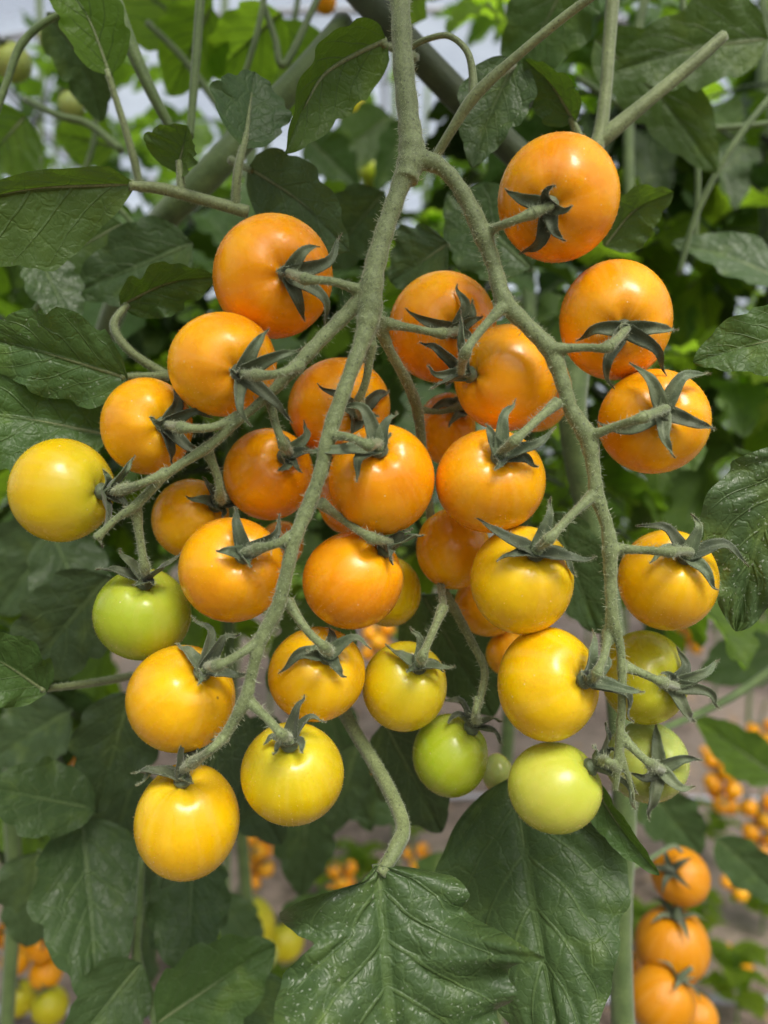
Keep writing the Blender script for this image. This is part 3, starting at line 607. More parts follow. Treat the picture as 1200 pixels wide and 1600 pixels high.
# ------------------------------------------------------------------ hand placed leaves round the truss
LV = [
 # label, base, tip, width, colour, options
 ('curled grey green leaf hanging left of the main stalk at the top',(604,62,.225),(446,240,.215),120,'olive',dict(bow=(-42,-62),roll=-25,under=True,petiole=[(650,90,.24)],cup=.5,pucker=.015)),
 ('rounded grey leaf on an upright stalk above the upper left tomato',(384,218,.225),(398,112,.232),122,'grey',dict(bow=(0,0),roll=12,under=True,petiole=[(368,324,.2237),(372,265,.222)],cup=.2,pucker=.01,base_cut=.3)),
 ('small folded leaf standing on the long left leaf stalk',(278,262,.222),(292,196,.215),98,'olive',dict(roll=-30,petiole=[(284,303,.2207)],cup=.75,pucker=.01,base_cut=.2)),
 ('broad dark leaf behind the upper left tomato, veins fanning right',(388,262,.245),(545,392,.235),128,'grey',dict(bow=(10,-18),roll=20,cup=.15,pucker=.02,petiole=[(360,250,.25)])),
 ('large drooping leaf at the left edge, its long stalk reaching to the upper left tomato',(212,288,.215),(-150,350,.19),200,'olive',dict(bow=(0,-40),roll=-12,prof=([(0,.03),(.08,.35),(.2,.75),(.4,1.2),(.7,1.),(1,.01)],[(0,.02),(.1,.3),(.2,.28),(.5,.25),(1,.01)]),petiole=[(388,332,.224),(320,313,.222),(255,296,.219)],pr=.0012,cup=.3,pucker=.015)),
 ('light green leaf hanging from the top left, tip down to a thin stalk',(172,118,.25),(75,-60,.24),105,'bright',dict(bow=(25,-10),roll=10,petiole=[(222,300,.26),(200,215,.255)],cup=.35,pucker=.015)),
 ('crinkled shiny leaf left of the two upper left tomatoes',(188,478,.225),(345,432,.225),88,'mid',dict(bow=(-10,-22),roll=28,lobes=.18,petiole=[(262,588,.225),(205,550,.222),(178,510,.222)],cup=.3,ruffle=.15,pucker=.05)),
 ('glossy veined leaf at the left edge, higher of two',(200,592,.215),(-50,520,.21),150,'mid',dict(bow=(0,-5),roll=-15,lobes=.16,petiole=[(262,588,.225)],pucker=.06,ruffle=.1)),
 ('large glossy leaf at the left edge behind the greenish yellow tomato',(172,680,.225),(-90,640,.21),205,'mid',dict(bow=(0,-14),roll=12,lobes=.14,pucker=.06,ruffle=.1)),
 ('pale felted leaf underside between the two leftmost tomatoes',(215,590,.24),(100,690,.235),75,'grey',dict(roll=10,under=True,cup=.1,pucker=.03)),
 ('leaf tip pointing left at the right edge, level with the second right tomato',(1290,520,.20),(1083,566,.21),118,'mid',dict(bow=(0,-16),roll=15,cup=.2,pucker=.04)),
 ('big dark puckered leaf at the right edge above the ground view',(1265,700,.195),(1150,985,.205),190,'dark',dict(bow=(-38,-10),roll=-12,lobes=.12,cup=.2,pucker=.09,ruffle=.12,nu=60,nv=30)),
 ('dark veined leaf hanging between the main stalk and the top right tomato',(806,92,.235),(738,262,.235),112,'dark',dict(bow=(-16,8),roll=10,cup=.15,pucker=.03,petiole=[(780,112,.215)])),
 ('small leaf curling over above the top right tomato',(898,192,.238),(818,92,.232),76,'mid',dict(bow=(6,-16),roll=-25,petiole=[(905,215,.24)],cup=.4,pucker=.02)),
 ('leaf with browned fold behind the top right tomato',(945,385,.25),(1052,300,.24),96,'olive',dict(bow=(-12,-26),roll=25,cup=.35,pucker=.02)),
 ('huge wet looking lobed leaf at the bottom centre with white specks',(592,1352,.185),(640,1780,.17),410,'dark',dict(bow=(-14,0),bd=-.004,roll=-8,petiole=[(520,1080,.235),(556,1145,.222),(598,1215,.208),(629,1285,.195),(618,1325,.188)],pr=.0014,cup=.18,pucker=.055,ruffle=.22,nu=120,nv=64,sweep=.04,lobes=0,prof=([(0,.03),(.02,.3),(.06,.66),(.13,.78),(.18,.70),(.23,.84),(.31,1.08),(.345,1.16),(.37,.98),(.43,.95),(.5,.98),(.6,.92),(.63,.82),(.7,.8),(.85,.45),(1,.01)],[(0,.03),(.05,.22),(.07,.74),(.11,.88),(.18,.82),(.22,.72),(.245,.58),(.28,.72),(.34,.86),(.45,.95),(.55,.97),(.7,.8),(.85,.45),(1,.01)]))),
 ('big dark hanging leaf right of the lobed one, under the pale green tomato',(800,1215,.235),(885,1690,.20),300,'dark',dict(bow=(-8,0),roll=14,lobes=.06,cup=-.18,pucker=.05,ruffle=.08,nu=80,nv=44,pr=.0013)),
 ('narrow folded leaf pointing down right below the pale green tomato',(920,1215,.22),(1030,1368,.21),62,'mid',dict(bow=(-6,14),roll=35,cup=.5,pucker=.02)),
 ('long hanging lobed leaf at the lower left',(128,1278,.30),(152,1585,.27),170,'dark',dict(bow=(8,0),roll=-10,lobes=.16,petiole=[(170,1230,.31)],cup=.15,pucker=.05,nu=60,nv=30)),
 ('rounded dark leaf at the left edge below the shiny folded one',(138,1262,.29),(-30,1228,.27),118,'dark',dict(bow=(0,0),roll=10,cup=.15,pucker=.03,base_cut=.2)),
 ('dark hanging leaf below the lowest yellow tomato',(300,1325,.31),(292,1540,.29),130,'dark',dict(roll=15,cup=.1,pucker=.03)),
 ('leaf at the bottom edge left of the thin green stalk',(222,1505,.28),(95,1660,.26),130,'dark',dict(roll=-20,cup=.2,pucker=.04,lobes=.1)),
 ('wide leaf at the bottom edge between the thin stalk and the lobed leaf',(245,1600,.27),(430,1475,.28),150,'mid',dict(bow=(0,0),roll=15,cup=.15,pucker=.04)),
 ('shiny folded leaf at the left edge on a pale stalk',(72,1082,.225),(-80,1000,.21),120,'mid',dict(bow=(10,-12),roll=-20,petiole=[(225,1052,.26),(150,1066,.24)],cup=.35,pucker=.05,ruffle=.12)),
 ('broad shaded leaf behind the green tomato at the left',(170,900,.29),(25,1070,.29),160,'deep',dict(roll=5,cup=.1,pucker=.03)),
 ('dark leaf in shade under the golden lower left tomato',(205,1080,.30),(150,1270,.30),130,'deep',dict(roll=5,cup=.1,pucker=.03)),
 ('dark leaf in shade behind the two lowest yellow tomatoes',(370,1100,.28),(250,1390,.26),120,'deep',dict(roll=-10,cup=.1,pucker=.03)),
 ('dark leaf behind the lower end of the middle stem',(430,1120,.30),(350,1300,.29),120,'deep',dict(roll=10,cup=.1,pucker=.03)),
 ('dark leaf behind the right stem, beside the golden tomato',(860,800,.26),(935,990,.27),110,'dark',dict(roll=-15,cup=.2,pucker=.05,lobes=.1)),
 ('dark hanging leaf below the second lowest tomato',(480,1260,.42),(470,1400,.42),95,'dark',dict(roll=-5,cup=.1,pucker=.03)),
 ('shaded leaf between the two green tomatoes and the stalk',(600,1130,.27),(690,1300,.28),130,'deep',dict(roll=5,cup=.1,pucker=.02)),
 ('shaded grey leaf behind the inner shaded stem',(660,930,.27),(770,1120,.28),150,'dark',dict(roll=12,cup=.1,pucker=.02)),
 ('dark leaf across the gap under the middle tomatoes',(540,950,.28),(420,1080,.28),130,'olive',dict(roll=0,cup=.1,pucker=.02)),
 ('dark glossy horizontal leaf right of the second right tomato',(1230,440,.34),(1050,380,.36),90,'grey',dict(roll=45,cup=.2,pucker=.04,lobes=.12,bow=(0,-20))),
 ('shadowed wide leaf in the top right corner',(1200,60,.30),(960,110,.31),140,'olive',dict(roll=20,bow=(0,-20),cup=.2,pucker=.03)),
 ('dark drooping leaf beside the cut diagonal stalk',(930,60,.32),(1120,270,.33),120,'olive',dict(bow=(22,-20),roll=-20,cup=.2,pucker=.03)),
 ('bluish dark leaf at the top between the two leaf stalks',(900,-60,.30),(800,140,.32),140,'mid',dict(roll=5,cup=.2,pucker=.03)),
 ('shaded leaf just above the leftmost part of the fork',(600,300,.30),(500,420,.32),110,'dark',dict(roll=5,cup=.2,pucker=.03)),
 ('crinkled bluish leaf in the crook of the right branch',(700,380,.26),(610,440,.27),120,'grey',dict(roll=25,cup=.2,pucker=.06,ruffle=.15)),
 ('leaf with a dark face between fork and top right tomato',(830,420,.28),(700,300,.29),150,'dark',dict(roll=10,cup=.1,pucker=.03)),
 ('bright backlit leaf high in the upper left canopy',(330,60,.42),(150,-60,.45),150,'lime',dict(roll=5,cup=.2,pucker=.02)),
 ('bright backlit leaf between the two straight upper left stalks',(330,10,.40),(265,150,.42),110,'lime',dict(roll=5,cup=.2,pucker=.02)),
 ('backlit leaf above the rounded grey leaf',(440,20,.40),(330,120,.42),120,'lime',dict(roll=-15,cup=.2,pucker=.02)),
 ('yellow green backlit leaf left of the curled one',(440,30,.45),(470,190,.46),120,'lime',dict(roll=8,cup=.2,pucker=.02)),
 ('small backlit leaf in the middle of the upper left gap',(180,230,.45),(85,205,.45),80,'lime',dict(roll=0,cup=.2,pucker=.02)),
 ('dark leaf hanging against the light in the top left',(75,20,.30),(160,190,.33),95,'dark',dict(roll=-10,bow=(22,-14),cup=.2,pucker=.02)),
 ('dark leaf hiding the thick curved stem at the upper left',(300,380,.29),(110,460,.29),130,'dark',dict(roll=15,cup=.1,lobes=.15)),
 ('small dark leaf under the long drooping one at the left',(190,350,.29),(40,430,.29),100,'olive',dict(roll=15,cup=.1,lobes=.15)),
 ('shaded leaf above the glossy veined one at the left',(60,400,.28),(120,520,.28),90,'dark',dict(roll=-15,cup=.1,lobes=.15)),
 ('blurred leaf over the path left of the lobed leaf',(560,1440,.5),(440,1420,.5),90,'mid',dict(roll=-15,cup=.1,lobes=.15)),
 ('blurred green leaf beneath the hanging pair at bottom centre',(690,1330,.6),(660,1440,.6),70,'mid',dict(roll=-15,cup=.1,lobes=.15)),
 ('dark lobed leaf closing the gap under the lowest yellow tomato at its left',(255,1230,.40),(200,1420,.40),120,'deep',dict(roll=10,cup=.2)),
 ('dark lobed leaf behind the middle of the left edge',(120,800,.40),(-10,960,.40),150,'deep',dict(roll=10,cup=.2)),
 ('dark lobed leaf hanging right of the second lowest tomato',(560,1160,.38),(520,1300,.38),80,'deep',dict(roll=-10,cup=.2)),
 ('shaded leaf half covering the small background fruit',(610,180,.62),(505,262,.60),90,'olive',dict(roll=10,cup=.2)),
 ('leaf dangling in front of the small green background fruit',(640,190,.60),(585,300,.60),60,'mid',dict(roll=-10,cup=.2)),
 ('leaf low before the dull yellow fruit at the bottom',(340,1400,.50),(410,1500,.50),70,'dark',dict(roll=-10,cup=.2)),
 ('lobed leaf hanging before the dull fruit left of the main stalk',(480,215,.55),(560,290,.55),80,'mid',dict(roll=-10,cup=.2,lobes=.2)),
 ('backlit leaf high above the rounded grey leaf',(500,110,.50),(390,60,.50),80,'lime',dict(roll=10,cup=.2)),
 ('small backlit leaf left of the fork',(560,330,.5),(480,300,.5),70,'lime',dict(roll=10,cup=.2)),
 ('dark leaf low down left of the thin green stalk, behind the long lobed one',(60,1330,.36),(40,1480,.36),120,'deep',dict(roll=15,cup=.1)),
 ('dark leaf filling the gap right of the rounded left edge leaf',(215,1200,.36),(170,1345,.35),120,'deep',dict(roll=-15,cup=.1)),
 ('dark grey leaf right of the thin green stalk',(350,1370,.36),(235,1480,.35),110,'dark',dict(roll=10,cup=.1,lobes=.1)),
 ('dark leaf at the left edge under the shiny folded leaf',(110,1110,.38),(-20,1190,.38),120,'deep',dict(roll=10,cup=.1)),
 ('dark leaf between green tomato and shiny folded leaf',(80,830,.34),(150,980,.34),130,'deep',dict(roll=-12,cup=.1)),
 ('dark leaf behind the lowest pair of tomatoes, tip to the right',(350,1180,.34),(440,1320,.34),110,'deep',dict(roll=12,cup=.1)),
 ('shaded leaf behind the bottom lobed leaf at its left',(470,1560,.30),(330,1680,.30),160,'dark',dict(roll=12,cup=.1)),
 ('hanging leaf left of the lobed leaf stalk',(500,1080,.40),(580,1300,.42),90,'dark',dict(roll=12,cup=.1,lobes=.12)),
 ('dark leaf crossing behind the lobed leaf stalk',(520,1240,.42),(690,1265,.42),80,'dark',dict(roll=20,cup=.2)),
 ('sunlit green leaf at the right below the golden tomato',(1215,1215,.50),(1085,1120,.50),80,'bright',dict(roll=5,cup=.2)),
 ('blurred leaf right of the olive tomato',(1220,1010,.60),(1090,1060,.60),90,'mid',dict(roll=5,cup=.2,lobes=.1)),
 ('dark blurred leaf above the hanging orange pair',(1010,1230,.50),(1095,1335,.50),95,'dark',dict(roll=5,cup=.2)),
 ('dark leaf at the right edge beside the hanging orange tomatoes',(1120,1310,.45),(1240,1420,.45),70,'dark',dict(roll=5,cup=.2)),
 ('dark leaf low behind the orange tomatoes at the bottom right',(1060,1540,.5),(1110,1640,.5),80,'dark',dict(roll=5,cup=.2)),
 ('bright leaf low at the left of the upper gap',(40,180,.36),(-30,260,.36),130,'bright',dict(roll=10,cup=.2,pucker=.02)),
]
for lab, b, t_, w_, c_, kw in LV: leaf(lab, b, t_, w_, c_, **kw)

# ------------------------------------------------------------------ single stalks round the truss
SK = [
 ('smooth leaf stalk running from the top edge down to the fork',[(960,-30,.20,13),(880,28,.205,14),(800,95,.21,15),(742,150,.214,19),(705,205,.218,15),(678,250,.222,15)],1),
 ('thin curled stalk looping over beside the main stalk',[(640,75,.225,9),(665,62,.22,9),(700,56,.217,9),(728,78,.215,10),(738,110,.215,12),(740,150,.215,15)],1),
 ('upright stalk meeting the cut diagonal stem above the top right tomato',[(958,-20,.25,22),(952,60,.25,20),(946,140,.25,19),(938,205,.25,22),(930,235,.25,24)],1),
 ('cut diagonal stem pointing up right',[(1132,55,.245,17),(1080,102,.246,20),(1010,160,.248,21),(950,210,.25,26),(915,240,.252,22)],1),
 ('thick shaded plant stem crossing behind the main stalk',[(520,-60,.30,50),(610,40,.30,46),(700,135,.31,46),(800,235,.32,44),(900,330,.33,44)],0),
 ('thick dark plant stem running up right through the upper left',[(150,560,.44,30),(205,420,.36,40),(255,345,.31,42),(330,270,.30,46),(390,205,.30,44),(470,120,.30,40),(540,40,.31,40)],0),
 ('straight tapering stalk at the top left, thicker of two',[(165,-40,.26,26),(200,60,.262,22),(235,140,.265,18),(272,210,.27,14)],0),
 ('straight upright stalk at the top left, thinner of two',[(316,-40,.27,14),(309,60,.27,14),(302,150,.27,13),(297,215,.27,11)],0),
 ('branching stalk at the top left corner',[(-20,215,.26,10),(10,130,.26,11),(30,75,.26,12),(60,42,.26,11),(105,15,.26,9)],0),
 ('thin pale stalk crossing the upper left gap',[(230,35,.40,10),(285,90,.40,11),(330,150,.40,12),(365,200,.40,11)],0),
 ('drooping stalk below the backlit leaves',[(40,155,.36,11),(90,180,.35,11),(140,195,.35,12),(190,235,.345,12)],0),
 ('thin dark stalk left of the curled leaf',[(410,0,.34,9),(430,60,.34,10),(445,100,.34,11),(500,-10,.35,10)],0),
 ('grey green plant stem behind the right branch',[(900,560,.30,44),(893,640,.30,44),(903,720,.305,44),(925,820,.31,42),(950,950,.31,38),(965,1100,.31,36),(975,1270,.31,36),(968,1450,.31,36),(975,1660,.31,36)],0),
 ('thin green stalk at the lower left reaching the bottom edge',[(222,1340,.29,10),(218,1420,.29,13),(214,1500,.29,16),(238,1570,.28,20),(262,1640,.27,22)],0),
 ('shaded plant stem at the lower left edge',[(25,1100,.45,22),(18,1250,.45,24),(22,1400,.45,22),(8,1640,.45,22)],0),
 ('thin slanting stalk in the upper left canopy, right of the straight pair',[(420,-40,.33,9),(400,60,.33,9),(372,150,.335,9),(350,240,.34,8)],0),
 ('thin arching stalk low in the upper left gap',[(20,330,.33,8),(110,300,.33,9),(190,330,.335,8),(240,420,.34,7)],0),
 ('thin pale stalk slanting beneath the drooping left leaf',[(30,520,.30,8),(90,440,.30,9),(170,390,.305,9),(260,372,.31,8)],0),
 ('thin upright stalk right of the top right tomato',[(1065,-30,.36,10),(1075,120,.36,10),(1090,260,.365,9),(1085,400,.37,8)],0),
 ('slanting thin stalk at the upper right edge',[(1230,120,.34,9),(1150,220,.34,10),(1090,330,.345,9),(1060,430,.35,8)],0),
 ('thin stalk running left behind the bottom right fruit',[(975,1360,.33,10),(1010,1345,.34,8),(1050,1322,.37,7),(1064,1330,.39,6)],0),
 ('long slanting stem low at the right edge',[(1230,1030,.40,14),(1150,1085,.40,13),(1080,1120,.39,12),(985,1160,.36,10)],0),
 ('dark slanting stalk at the left edge behind the rounded leaf',[(-20,1140,.40,14),(50,1200,.40,13),(110,1250,.39,12),(170,1240,.36,10)],0),
 ('thin bright stalk left of the straight pair at the top',[(110,-40,.42,9),(135,80,.42,9),(150,200,.42,9),(120,300,.42,8)],0),
 ('thin stalk leaning right between rounded and curled leaves',[(470,-30,.5,9),(452,80,.5,10),(425,190,.5,10),(400,300,.5,9)],0),
 ('thin stalk crossing behind the thinner upright stalk',[(210,20,.46,8),(300,70,.46,8),(380,130,.46,9),(470,160,.46,8)],0),
 ('thin drooping stalk in the upper right foliage',[(900,120,.40,9),(1000,180,.40,9),(1100,200,.40,9),(1230,190,.40,8)],0),
 ('wire thin tendril stem in the upper right gap',[(1010,-20,.5,14),(985,120,.5,16),(982,250,.5,16),(985,380,.5,14)],0),
]
for lab, pts, fz in SK:
    mb = MB(); p3 = [P(x, y, d) for x, y, d, _ in pts]
    c, r = tube(mb, p3, [q*d/F/2 for _, _, d, q in pts], 14, 8, ribs=.05)
    L = np.linalg.norm(np.diff(c, axis=0), axis=1).sum()
    if pts[0][2] < .33: tube_hairs(mb, c, r, int(L*9000), .0007, .00002, 1)
    root = tag(build('plant_stem', mb, [M_STEM if fz else M_BSTEM, M_HAIR], None, (1, 1, 1, 1) if fz else ((.35, .36, .30, 1) if pts[0][3] > 35 and pts[0][1] < 500 else (1., 1., 1., 1))), lab, 'stem')  # thick upper stem tinted darker to stand in for the shade on it

# ------------------------------------------------------------------ plants behind: compound leaves on strung stems
def compound(mb, seed, nu=10, nv=6, scale=1.):
    g = np.random.default_rng(seed); Lr = .24*scale
    s = np.linspace(0, 1, 7); droop = .25+.35*g.random()
    ra = np.stack([s*Lr, np.sin(s*3+g.random()*3)*.012, .10*s*Lr*4*.3-droop*Lr*s**2], 1)
    tube(mb, ra, np.linspace(.0028, .0009, 7)*scale, 6, 2, m=1)
    def pt(x): return np.array([np.interp(x, s, ra[:, k]) for k in range(3)])
    for k, x in enumerate((.35, .35, .55, .55, .62, .78, .78, 1.0)):
        p = pt(x); sg = -1 if k % 2 else 1
        dirn = np.array([1., 0, -.5]) if x == 1. else np.array([.55+.2*g.random(), sg*(1.0+.2*g.random()), -.25-.5*g.random()])
        if k == 4: dirn = np.array([.5, .9, .2])
        dirn = nrm(dirn+g.normal(size=3)*.22); ln = (.052+.034*g.random())*scale*(1.3 if x == 1. else 1)*(.5 if k == 4 else 1)
        side = nrm(np.cross(dirn, [0, 0, 1.])+g.normal(size=3)*.28)
        mid = [p+dirn*.008, p+dirn*ln*.5+[0, 0, .004], p+dirn*ln+[0, 0, -ln*(.15+.45*g.random())]]
        tube(mb, [p, p+dirn*.01], [.0009*scale, .0006*scale], 5, 1, m=1)
        blade(mb, mid, side, ln*(.34+.1*g.random()), lobes=.28*g.random()+.12, nl=3., cup=.1+.4*g.random(), ruffle=.12, pucker=.05, nu=nu, nv=nv, seed=int(g.integers(1e6)))
CM = []
for k in range(8):
    mb = MB(); compound(mb, 100+k, 16, 8); CM.append(mesh_from('leaf', mb, [M_LEAF, M_BSTEM]))
CV = [np.array([v.co[:] for v in m.vertices]) for m in CM]
LCOL = ['mid', 'dark', 'bright', 'lime', 'olive', 'lime', 'deep', 'mid']
def euler_m(rx, ry, rz):
    from mathutils import Euler
    return np.array(Euler((rx, ry, rz)).to_matrix())
def plant(x, y, z0, z1, nleaf, label, ymin=.31, group='tomato plants growing behind the truss', sc=(.55, .9), keep=None, cols=LCOL, r=.0055, zs0=0.):
    root = tag(empty('tomato_plant', (x, y, 0)), label, 'plant', group)
    g = np.random.default_rng(int(abs(x*977+y*131)*10)+3); mb = MB()
    zs = np.linspace(zs0, z1+.1, 14); pts = np.stack([x+.012*np.sin(zs*6+x*9), y+.01*np.sin(zs*5), zs], 1)
    tube(mb, pts, np.full(14, r), 9, 3); build('stem', mb, M_BSTEM, root, (1, 1, 1, 1))
    n = 0; tries = 0
    while n < nleaf and tries < nleaf*8:
        tries += 1; z = z0+(z1-z0)*g.random(); k = int(g.integers(len(CM))); s = sc[0]+(sc[1]-sc[0])*g.random()
        e = (g.normal()*.35, g.normal()*.3-.1, g.random()*6.283); M = euler_m(*e)
        W_ = (CV[k]*s)@M.T+[x, y, z]
        if W_[:, 1].min() < (.36 if ymin > .3 else ymin): continue
        if keep is not None and not keep(W_): continue
        o = bpy.data.objects.new('leaf', CM[k]); COL.objects.link(o); o.parent = root
        o.location = (0, 0, z); o.rotation_euler = e; o.scale = (s, s, s)
        c = np.array(LC[cols[int(g.integers(len(cols)))]]); c[:3] *= .8+.5*g.random(); o.color = c; n += 1
def px_of(W_): return 600+W_[:, 0]/W_[:, 1]*F, 800-(W_[:, 2]-CAMZ)/W_[:, 1]*F
def clear_low(W_):
    """the photograph looks between the trimmed lower stems onto the path: leaves are cut off there"""
    x, y = px_of(W_); inn = ((y > 1060) & (x > 540)) | ((y > 985) & (x > 380) & (x < 1000)) | ((y > 1370) & (x > -20) & (x < 150)); 
    return inn.mean() < .04
def clear_gap(W_):
    x, y = px_of(W_)
    a = (y > -20) & (y < 275) & (x > 30) & (x < 560)
    return a.mean() < .015 and clear_low(W_)
for i, (x, y, z0, z1, n, lab) in enumerate([
    (-.36, .62, .62, 1.40, 80, 'leafy tomato plant just behind the truss on the far left'),
    (-.12, .66, .96, 1.30, 40, 'leafy tomato plant behind the left half of the truss'),
    (.10, .60, .95, 1.40, 46, 'leafy tomato plant straight behind the main stalk'),
    (.34, .66, 1.0, 1.45, 46, 'leafy tomato plant behind the tomatoes on the right'),
    (.58, .72, .95, 1.45, 40, 'leafy tomato plant at the right edge behind the star calyx'),
    (-.62, .75, .55, 1.45, 60, 'leafy tomato plant at the left edge behind the glossy leaves')]):
    plant(x, y, z0, z1, n, lab, keep=clear_gap if x < .2 else clear_low)
# the plant the truss hangs on and the row behind the photographer: they shade and mirror, above and behind the view
def above_view(W_):
    x, y = px_of(W_); return not ((y > -60) & (W_[:, 1] > .02)).any()
plant(.0, .27, 1.22, 1.62, 11, 'tall tomato plant carrying the truss, its leaves above the view', ymin=-.3, keep=above_view, zs0=1.21)
plant(-.3, .05, 1.30, 1.62, 8, 'tomato plant at the upper left of the viewpoint', ymin=-.6, keep=above_view, zs0=1.15)
# far rows: foliage as one mesh per plant
def foliage_mesh(seed, n=26):
    g = np.random.default_rng(seed); mb = MB()
    for i in range(n):
        m = MB(); compound(m, seed*50+i, 8, 4, 1.25); V = np.concatenate(m.v)@euler_m(g.normal()*.3, g.normal()*.25, g.random()*6.28).T+[0, 0, .78+1.5*g.random()]
        mb.v.append(V); mb.uv.append(np.concatenate(m.uv)); mb.f += [tuple(q+mb.n for q in f) for f in m.f]; mb.mi += m.mi; mb.n += len(V)
    return mesh_from('foliage', mb, [M_LEAF, M_BSTEM])
FM = [foliage_mesh(k) for k in range(5)]
mb = MB(); zs = np.linspace(0, 2.5, 12); tube(mb, np.stack([.02*np.sin(zs*4), .02*np.cos(zs*3), zs], 1), np.full(12, .008), 8, 2)
SM = mesh_from('stem', mb, M_BSTEM)
ordn = ['first', 'second', 'third', 'fourth', 'fifth', 'sixth', 'seventh', 'eighth', 'ninth', 'tenth', 'eleventh', 'twelfth']
for i in range(6):
    root = tag(empty('tomato_plant', (-2.2+.85*i, -1.75, 0)), f'strung tomato plant in the row behind the viewpoint, {ordn[i]} from the left', 'plant', 'tomato plants in the row behind the viewpoint')
    root.rotation_euler = (0, 0, i*1.3); link('stem', SM, root, (1, 1, 1, 1)); link('foliage', FM[i % 5], root, LC['mid'])
g = np.random.default_rng(5)
for ri, (yy, n, x0, dx) in enumerate([(1.75, 6, -1.25, .46), (2.7, 6, -1.7, .62), (3.9, 8, -2.6, .72), (5.5, 10, -3.4, .75), (8.0, 10, -4.3, .9)]):
    for i in range(n):
        x = x0+dx*i+g.normal()*.05; root = tag(empty('tomato_plant', (x, yy+g.normal()*.08, 0)), f'strung tomato plant in row {ordn[ri]} beyond the truss, {ordn[i]} from the left', 'plant', 'tomato plants in the rows beyond')
        root.rotation_euler = (0, 0, g.random()*6.28)
        link('stem', SM, root, (1, 1, 1, 1)); c = np.array(LC[['mid', 'bright', 'lime', 'bright'][int(g.integers(4))]]); c[3] = .45
        fo = link('foliage', FM[int(g.integers(5))], root, c); fo.scale = (1, 1, (.62+.16*g.random()) if x < 0 else (.68+.3*g.random()))
        fo.location = (0, 0, .16)

# ------------------------------------------------------------------ smaller background fruit
mbs = MB(); Vs, uvs, nr_, ns_ = tomato_mesh_pts(np.zeros(3), np.array([0, 0, 1.]), 1, 1, 1, 24, 16, 3, .1); mbs.add(Vs, sphere_faces(nr_, ns_), uvs)
BALL = mesh_from('fruit', mbs, [M_TOM, M_TFUZZ])
mbc = MB()
for k in range(5):
    a = k*1.256; dv = np.array([math.cos(a), math.sin(a), 0]); sepal(mbc, np.array([0, 0, .9])+dv*.05, np.array([0, 0, 1.12])+dv*.45, np.array([0, 0, 1.02])+dv*.9, .13, np.array([0, 0, 1.]), k)
tube(mbc, [[0, 0, .85], [0, 0, 1.1], [.1, 0, 1.5]], [.12, .1, .07], 8, 3)
CALX = mesh_from('calyx', mbc, [M_SEP, M_HAIR])
def small_tom(p, r, col, label, group, tilt=(0, 0), parts=True):
    root = tag(empty('tomato', p), label, 'tomato', group); root.scale = (r, r, r); root.rotation_euler = (tilt[0], tilt[1], rng.random()*6)
    f = link('fruit', BALL, root, TC[col])
    if parts: link('calyx', CALX, root)
    return root
MID = [ (1063,1369,44,.40,'od','single orange tomato hanging lower right, highest of its group'),
 (1050,1477,56,.40,'od','large orange tomato at the lower right with a dark blossom end'),
 (1033,1562,50,.385,'od','orange tomato at the bottom edge on the lower right'),
 (1088,1588,32,.41,'od','small orange tomato tucked right of the bottom edge one'),
 (984,1512,24,.43,'od','orange tomato half behind the grey green stem at lower right'),
 (388,1447,42,.75,'gy','yellow tomato seen between leaves at the bottom, left of the lobed leaf'),
 (445,1470,30,.78,'gy','olive tomato beside the yellow one at the bottom'),
 (412,1492,22,.60,'lg','pale green tomato under the yellow one at the bottom'),
 (58,1428,26,.62,'o','orange tomato at the lower left edge, topmost of its truss'),
 (22,1458,26,.63,'o','orange tomato at the lower left edge, second in its truss'),
 (66,1478,24,.60,'o','orange tomato at the lower left edge, behind the hanging leaf'),
 (25,1500,22,.62,'oy','amber tomato at the lower left edge, middle of its truss'),
 (72,1520,25,.61,'o2','orange tomato at the lower left edge, lower in its truss'),
 (30,1560,26,.62,'gy','olive tomato at the lower left edge near the bottom'),
 (78,1572,28,.60,'gy','yellow green tomato at the bottom of the lower left truss'),
 (112,1172,20,.62,'o','orange tomato showing between leaves at the left under the pale stalk'),
 (118,1435,22,.60,'o','orange tomato peeking right of the hanging lobed leaf'),
 (527,250,30,.80,'gy','yellow tomato high between the curled leaf and the main stalk'),
 (546,166,24,.85,'gy','small yellow tomato above the other one near the main stalk'),
 (600,213,22,.85,'od','amber tomato just left of the main stalk near the top'),
 (585,268,26,.85,'g','green tomato left of the main stalk above the fork'),
 (20,98,28,.42,'lg','green unripe tomato in the top left corner'),
 (112,165,20,.42,'lg','small green tomato hanging in the upper left gap'),
 (85,60,24,.44,'lg','green unripe tomato at the top left near the branching stalk'),
 (508,3,18,.50,'o','bit of orange tomato at the very top edge'),
]
for x, y, r, d, c, lab in MID: small_tom(P(x, y, d), r*d/F, c, lab, 'tomatoes on the plants behind', (rng.normal()*.4, rng.normal()*.4))
ORD = ['first', 'second', 'third', 'fourth', 'fifth', 'sixth', 'seventh', 'eighth', 'ninth', 'tenth']
def far_truss(x, y, d, n, where, cols=('o', 'o2', 'oy'), spread=1.0):
    p0 = P(x, y, d); mb = MB(); L = .011*n
    pts = [p0+[.01, 0, .07], p0+[0, 0, .03], p0+[-.004, 0, -L*.5], p0+[.003, 0, -L]]
    tube(mb, pts, [.0022, .002, .0017, .001], 6, 4); tag(build('truss_stem', mb, M_BSTEM, None, (1, 1, 1, 1)), 'thin hanging fruit stem of the '+where, 'stem', 'fruit stems on the far plants')
    for k in range(n):
        a = k*2.4; z = .015-L*k/n; q = p0+[math.cos(a)*.017*spread, math.sin(a)*.017, z]
        small_tom(q, .0125+.003*rng.random(), cols[k % len(cols)], f'{ORD[k]} orange tomato from the top of the '+where, 'tomatoes of the '+where, (rng.normal()*.5, rng.normal()*.5))
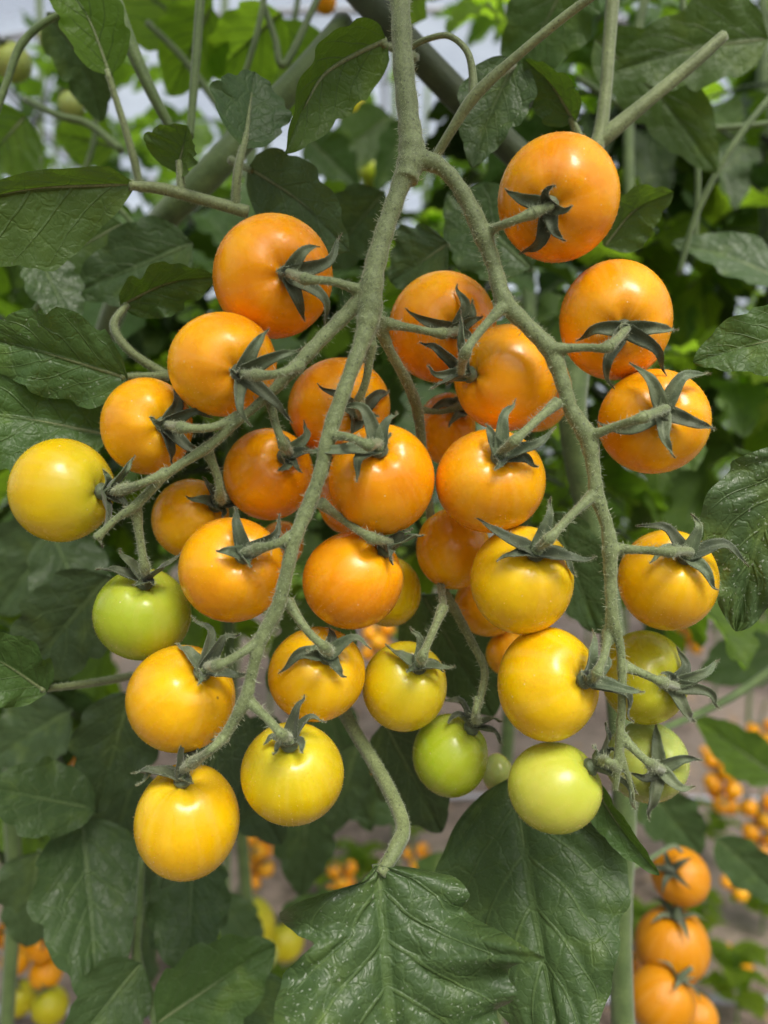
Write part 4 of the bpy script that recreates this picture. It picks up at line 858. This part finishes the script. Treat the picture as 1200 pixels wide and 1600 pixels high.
for x, y, d, n, wh in [
 (1128,1195,1.30,9,'far truss right of the pale fruit'),
 (1188,1270,1.25,8,'far truss at the right edge'),
 (1150,1385,1.6,4,'small far truss near the right edge'),
 (1190,1145,1.6,4,'higher far truss at the right edge'),
 (1075,985,1.8,6,'far truss under the rightmost golden tomato'),
 (568,1218,1.5,6,'far truss left of the lobed leaf stalk'),
 (404,1318,1.35,8,'far truss beside the lowest yellow tomato'),
 (533,1368,1.5,6,'far truss left of the lobed leaf base'),
 (648,1340,1.6,3,'far truss right of the lobed leaf stalk'),
 (590,995,1.4,5,'far truss between the middle tomatoes'),
 (118,1165,1.2,5,'far truss in the left gap'),
 (240,1385,1.5,4,'far truss under the lowest tomato at left')]: far_truss(x, y, d, n, wh)
def on_ground(x, y, r=.014):
    d = CAMZ*F/(y-800); p = P(x, y, d); p[2] = r*.9+.008; return p, r
for x, y, lab in [(1136,1500,'orange tomato dropped on the soil at the lower right, nearer the weeds'), (1166,1523,'orange tomato lying on the soil nearest the right edge'),
                  (1100,1180,'orange tomato lying far down the path on the right'), (668,1190,'orange tomato dropped on the path beyond the green tomato'),
                  (505,1450,'orange tomato lying on the soil left of the lobed leaf')]:
    p, r = on_ground(x, y); small_tom(p, r*1.1, 'o2', lab, 'tomatoes dropped on the soil', (1, .5))
# drip hoses on the soil
for yy, lab in [(1.52, 'pale irrigation hose lying across the soil at the bottom right'), (2.62, 'pale irrigation hose on the soil farther back')]:
    mb = MB(); xs = np.linspace(-3, 3, 30); tube(mb, np.stack([xs, yy+.02*np.sin(xs*3), np.full(30, .024)], 1), np.full(30, .009), 8, 2)
    tag(build('irrigation_hose', mb, mat_plain('hose_grey', (.42, .42, .47), .5)), lab, 'hose', 'hoses along the rows')
# weeds / seedlings with bright leaves
WE = [(1120,1290,.16,'green weed under the far truss at the right'), (1010,1460,.14,'green weed just left of the hanging orange tomatoes'), (640,1270,.14,'green weed beyond the lobed leaf stalk'), (300,1480,.16,'green weed behind the leaves at the lower left'), (40,1350,.16,'green weed by the shaded stem at the left edge'), (500,1350,.14,'green weed on the path by the far truss'), (1150,1560,.16,'bright green seedling on the soil at the bottom right'), (1080,1420,.12,'green weed beside the soil path at the right'), (1190,1400,.12,'green weed at the right edge'),
      (440,1560,.12,'green weed behind the lobed leaf at the bottom'), (560,1330,.10,'small weed on the path in the middle'), (960,1330,.12,'green weed behind the hanging dark leaf')]
for x, y, hgt, lab in WE:
    p, _ = on_ground(x, y+60); root = tag(empty('weed', (p[0], p[1], 0)), lab, 'weed', 'weeds on the soil'); gg = np.random.default_rng(x)
    mb = MB(); tube(mb, [[p[0], p[1], 0], [p[0]+.004, p[1], hgt*.5], [p[0], p[1], hgt]], [.003, .0025, .0015], 6, 4); build('stem', mb, M_BSTEM, root, (1.5, 1.6, 1.2, 1))
    mb = MB()
    for k in range(11):
        a = k*2.4; z = hgt*(.35+.65*k/10); b = np.array([p[0], p[1], z]); dv = nrm([math.cos(a), math.sin(a), .25]); ln = .06+.03*gg.random()
        blade(mb, [b, b+dv*ln*.5+[0, 0, .008], b+dv*ln+[0, 0, -.01]], nrm(np.cross(dv, [0, 0, 1.])), ln*.36, lobes=.15, nu=10, nv=6, seed=k)
    build('foliage', mb, M_LEAF, root, LC['lime'])
# leaf litter on the soil
mb = MB(); gg = np.random.default_rng(9)
for k in range(1500):
    x = gg.uniform(-3, 3); y = gg.uniform(.9, 7); b = np.array([x, y, .02+.02*gg.random()]); a = gg.random()*6.28; dv = np.array([math.cos(a), math.sin(a), .15]); ln = gg.uniform(.02, .07)
    blade(mb, [b, b+dv*ln*.5+[0, 0, .006], b+dv*ln], nrm(np.cross(dv, [0, 0, 1.])+gg.normal(size=3)*.2), ln*.3, nu=5, nv=4, seed=k)
tag(build('leaf_litter', mb, mat_plain('dry_leaf', (.30, .20, .12), .9)), 'scattered dry brown leaf litter on the soil', 'leaf litter', kind='stuff')
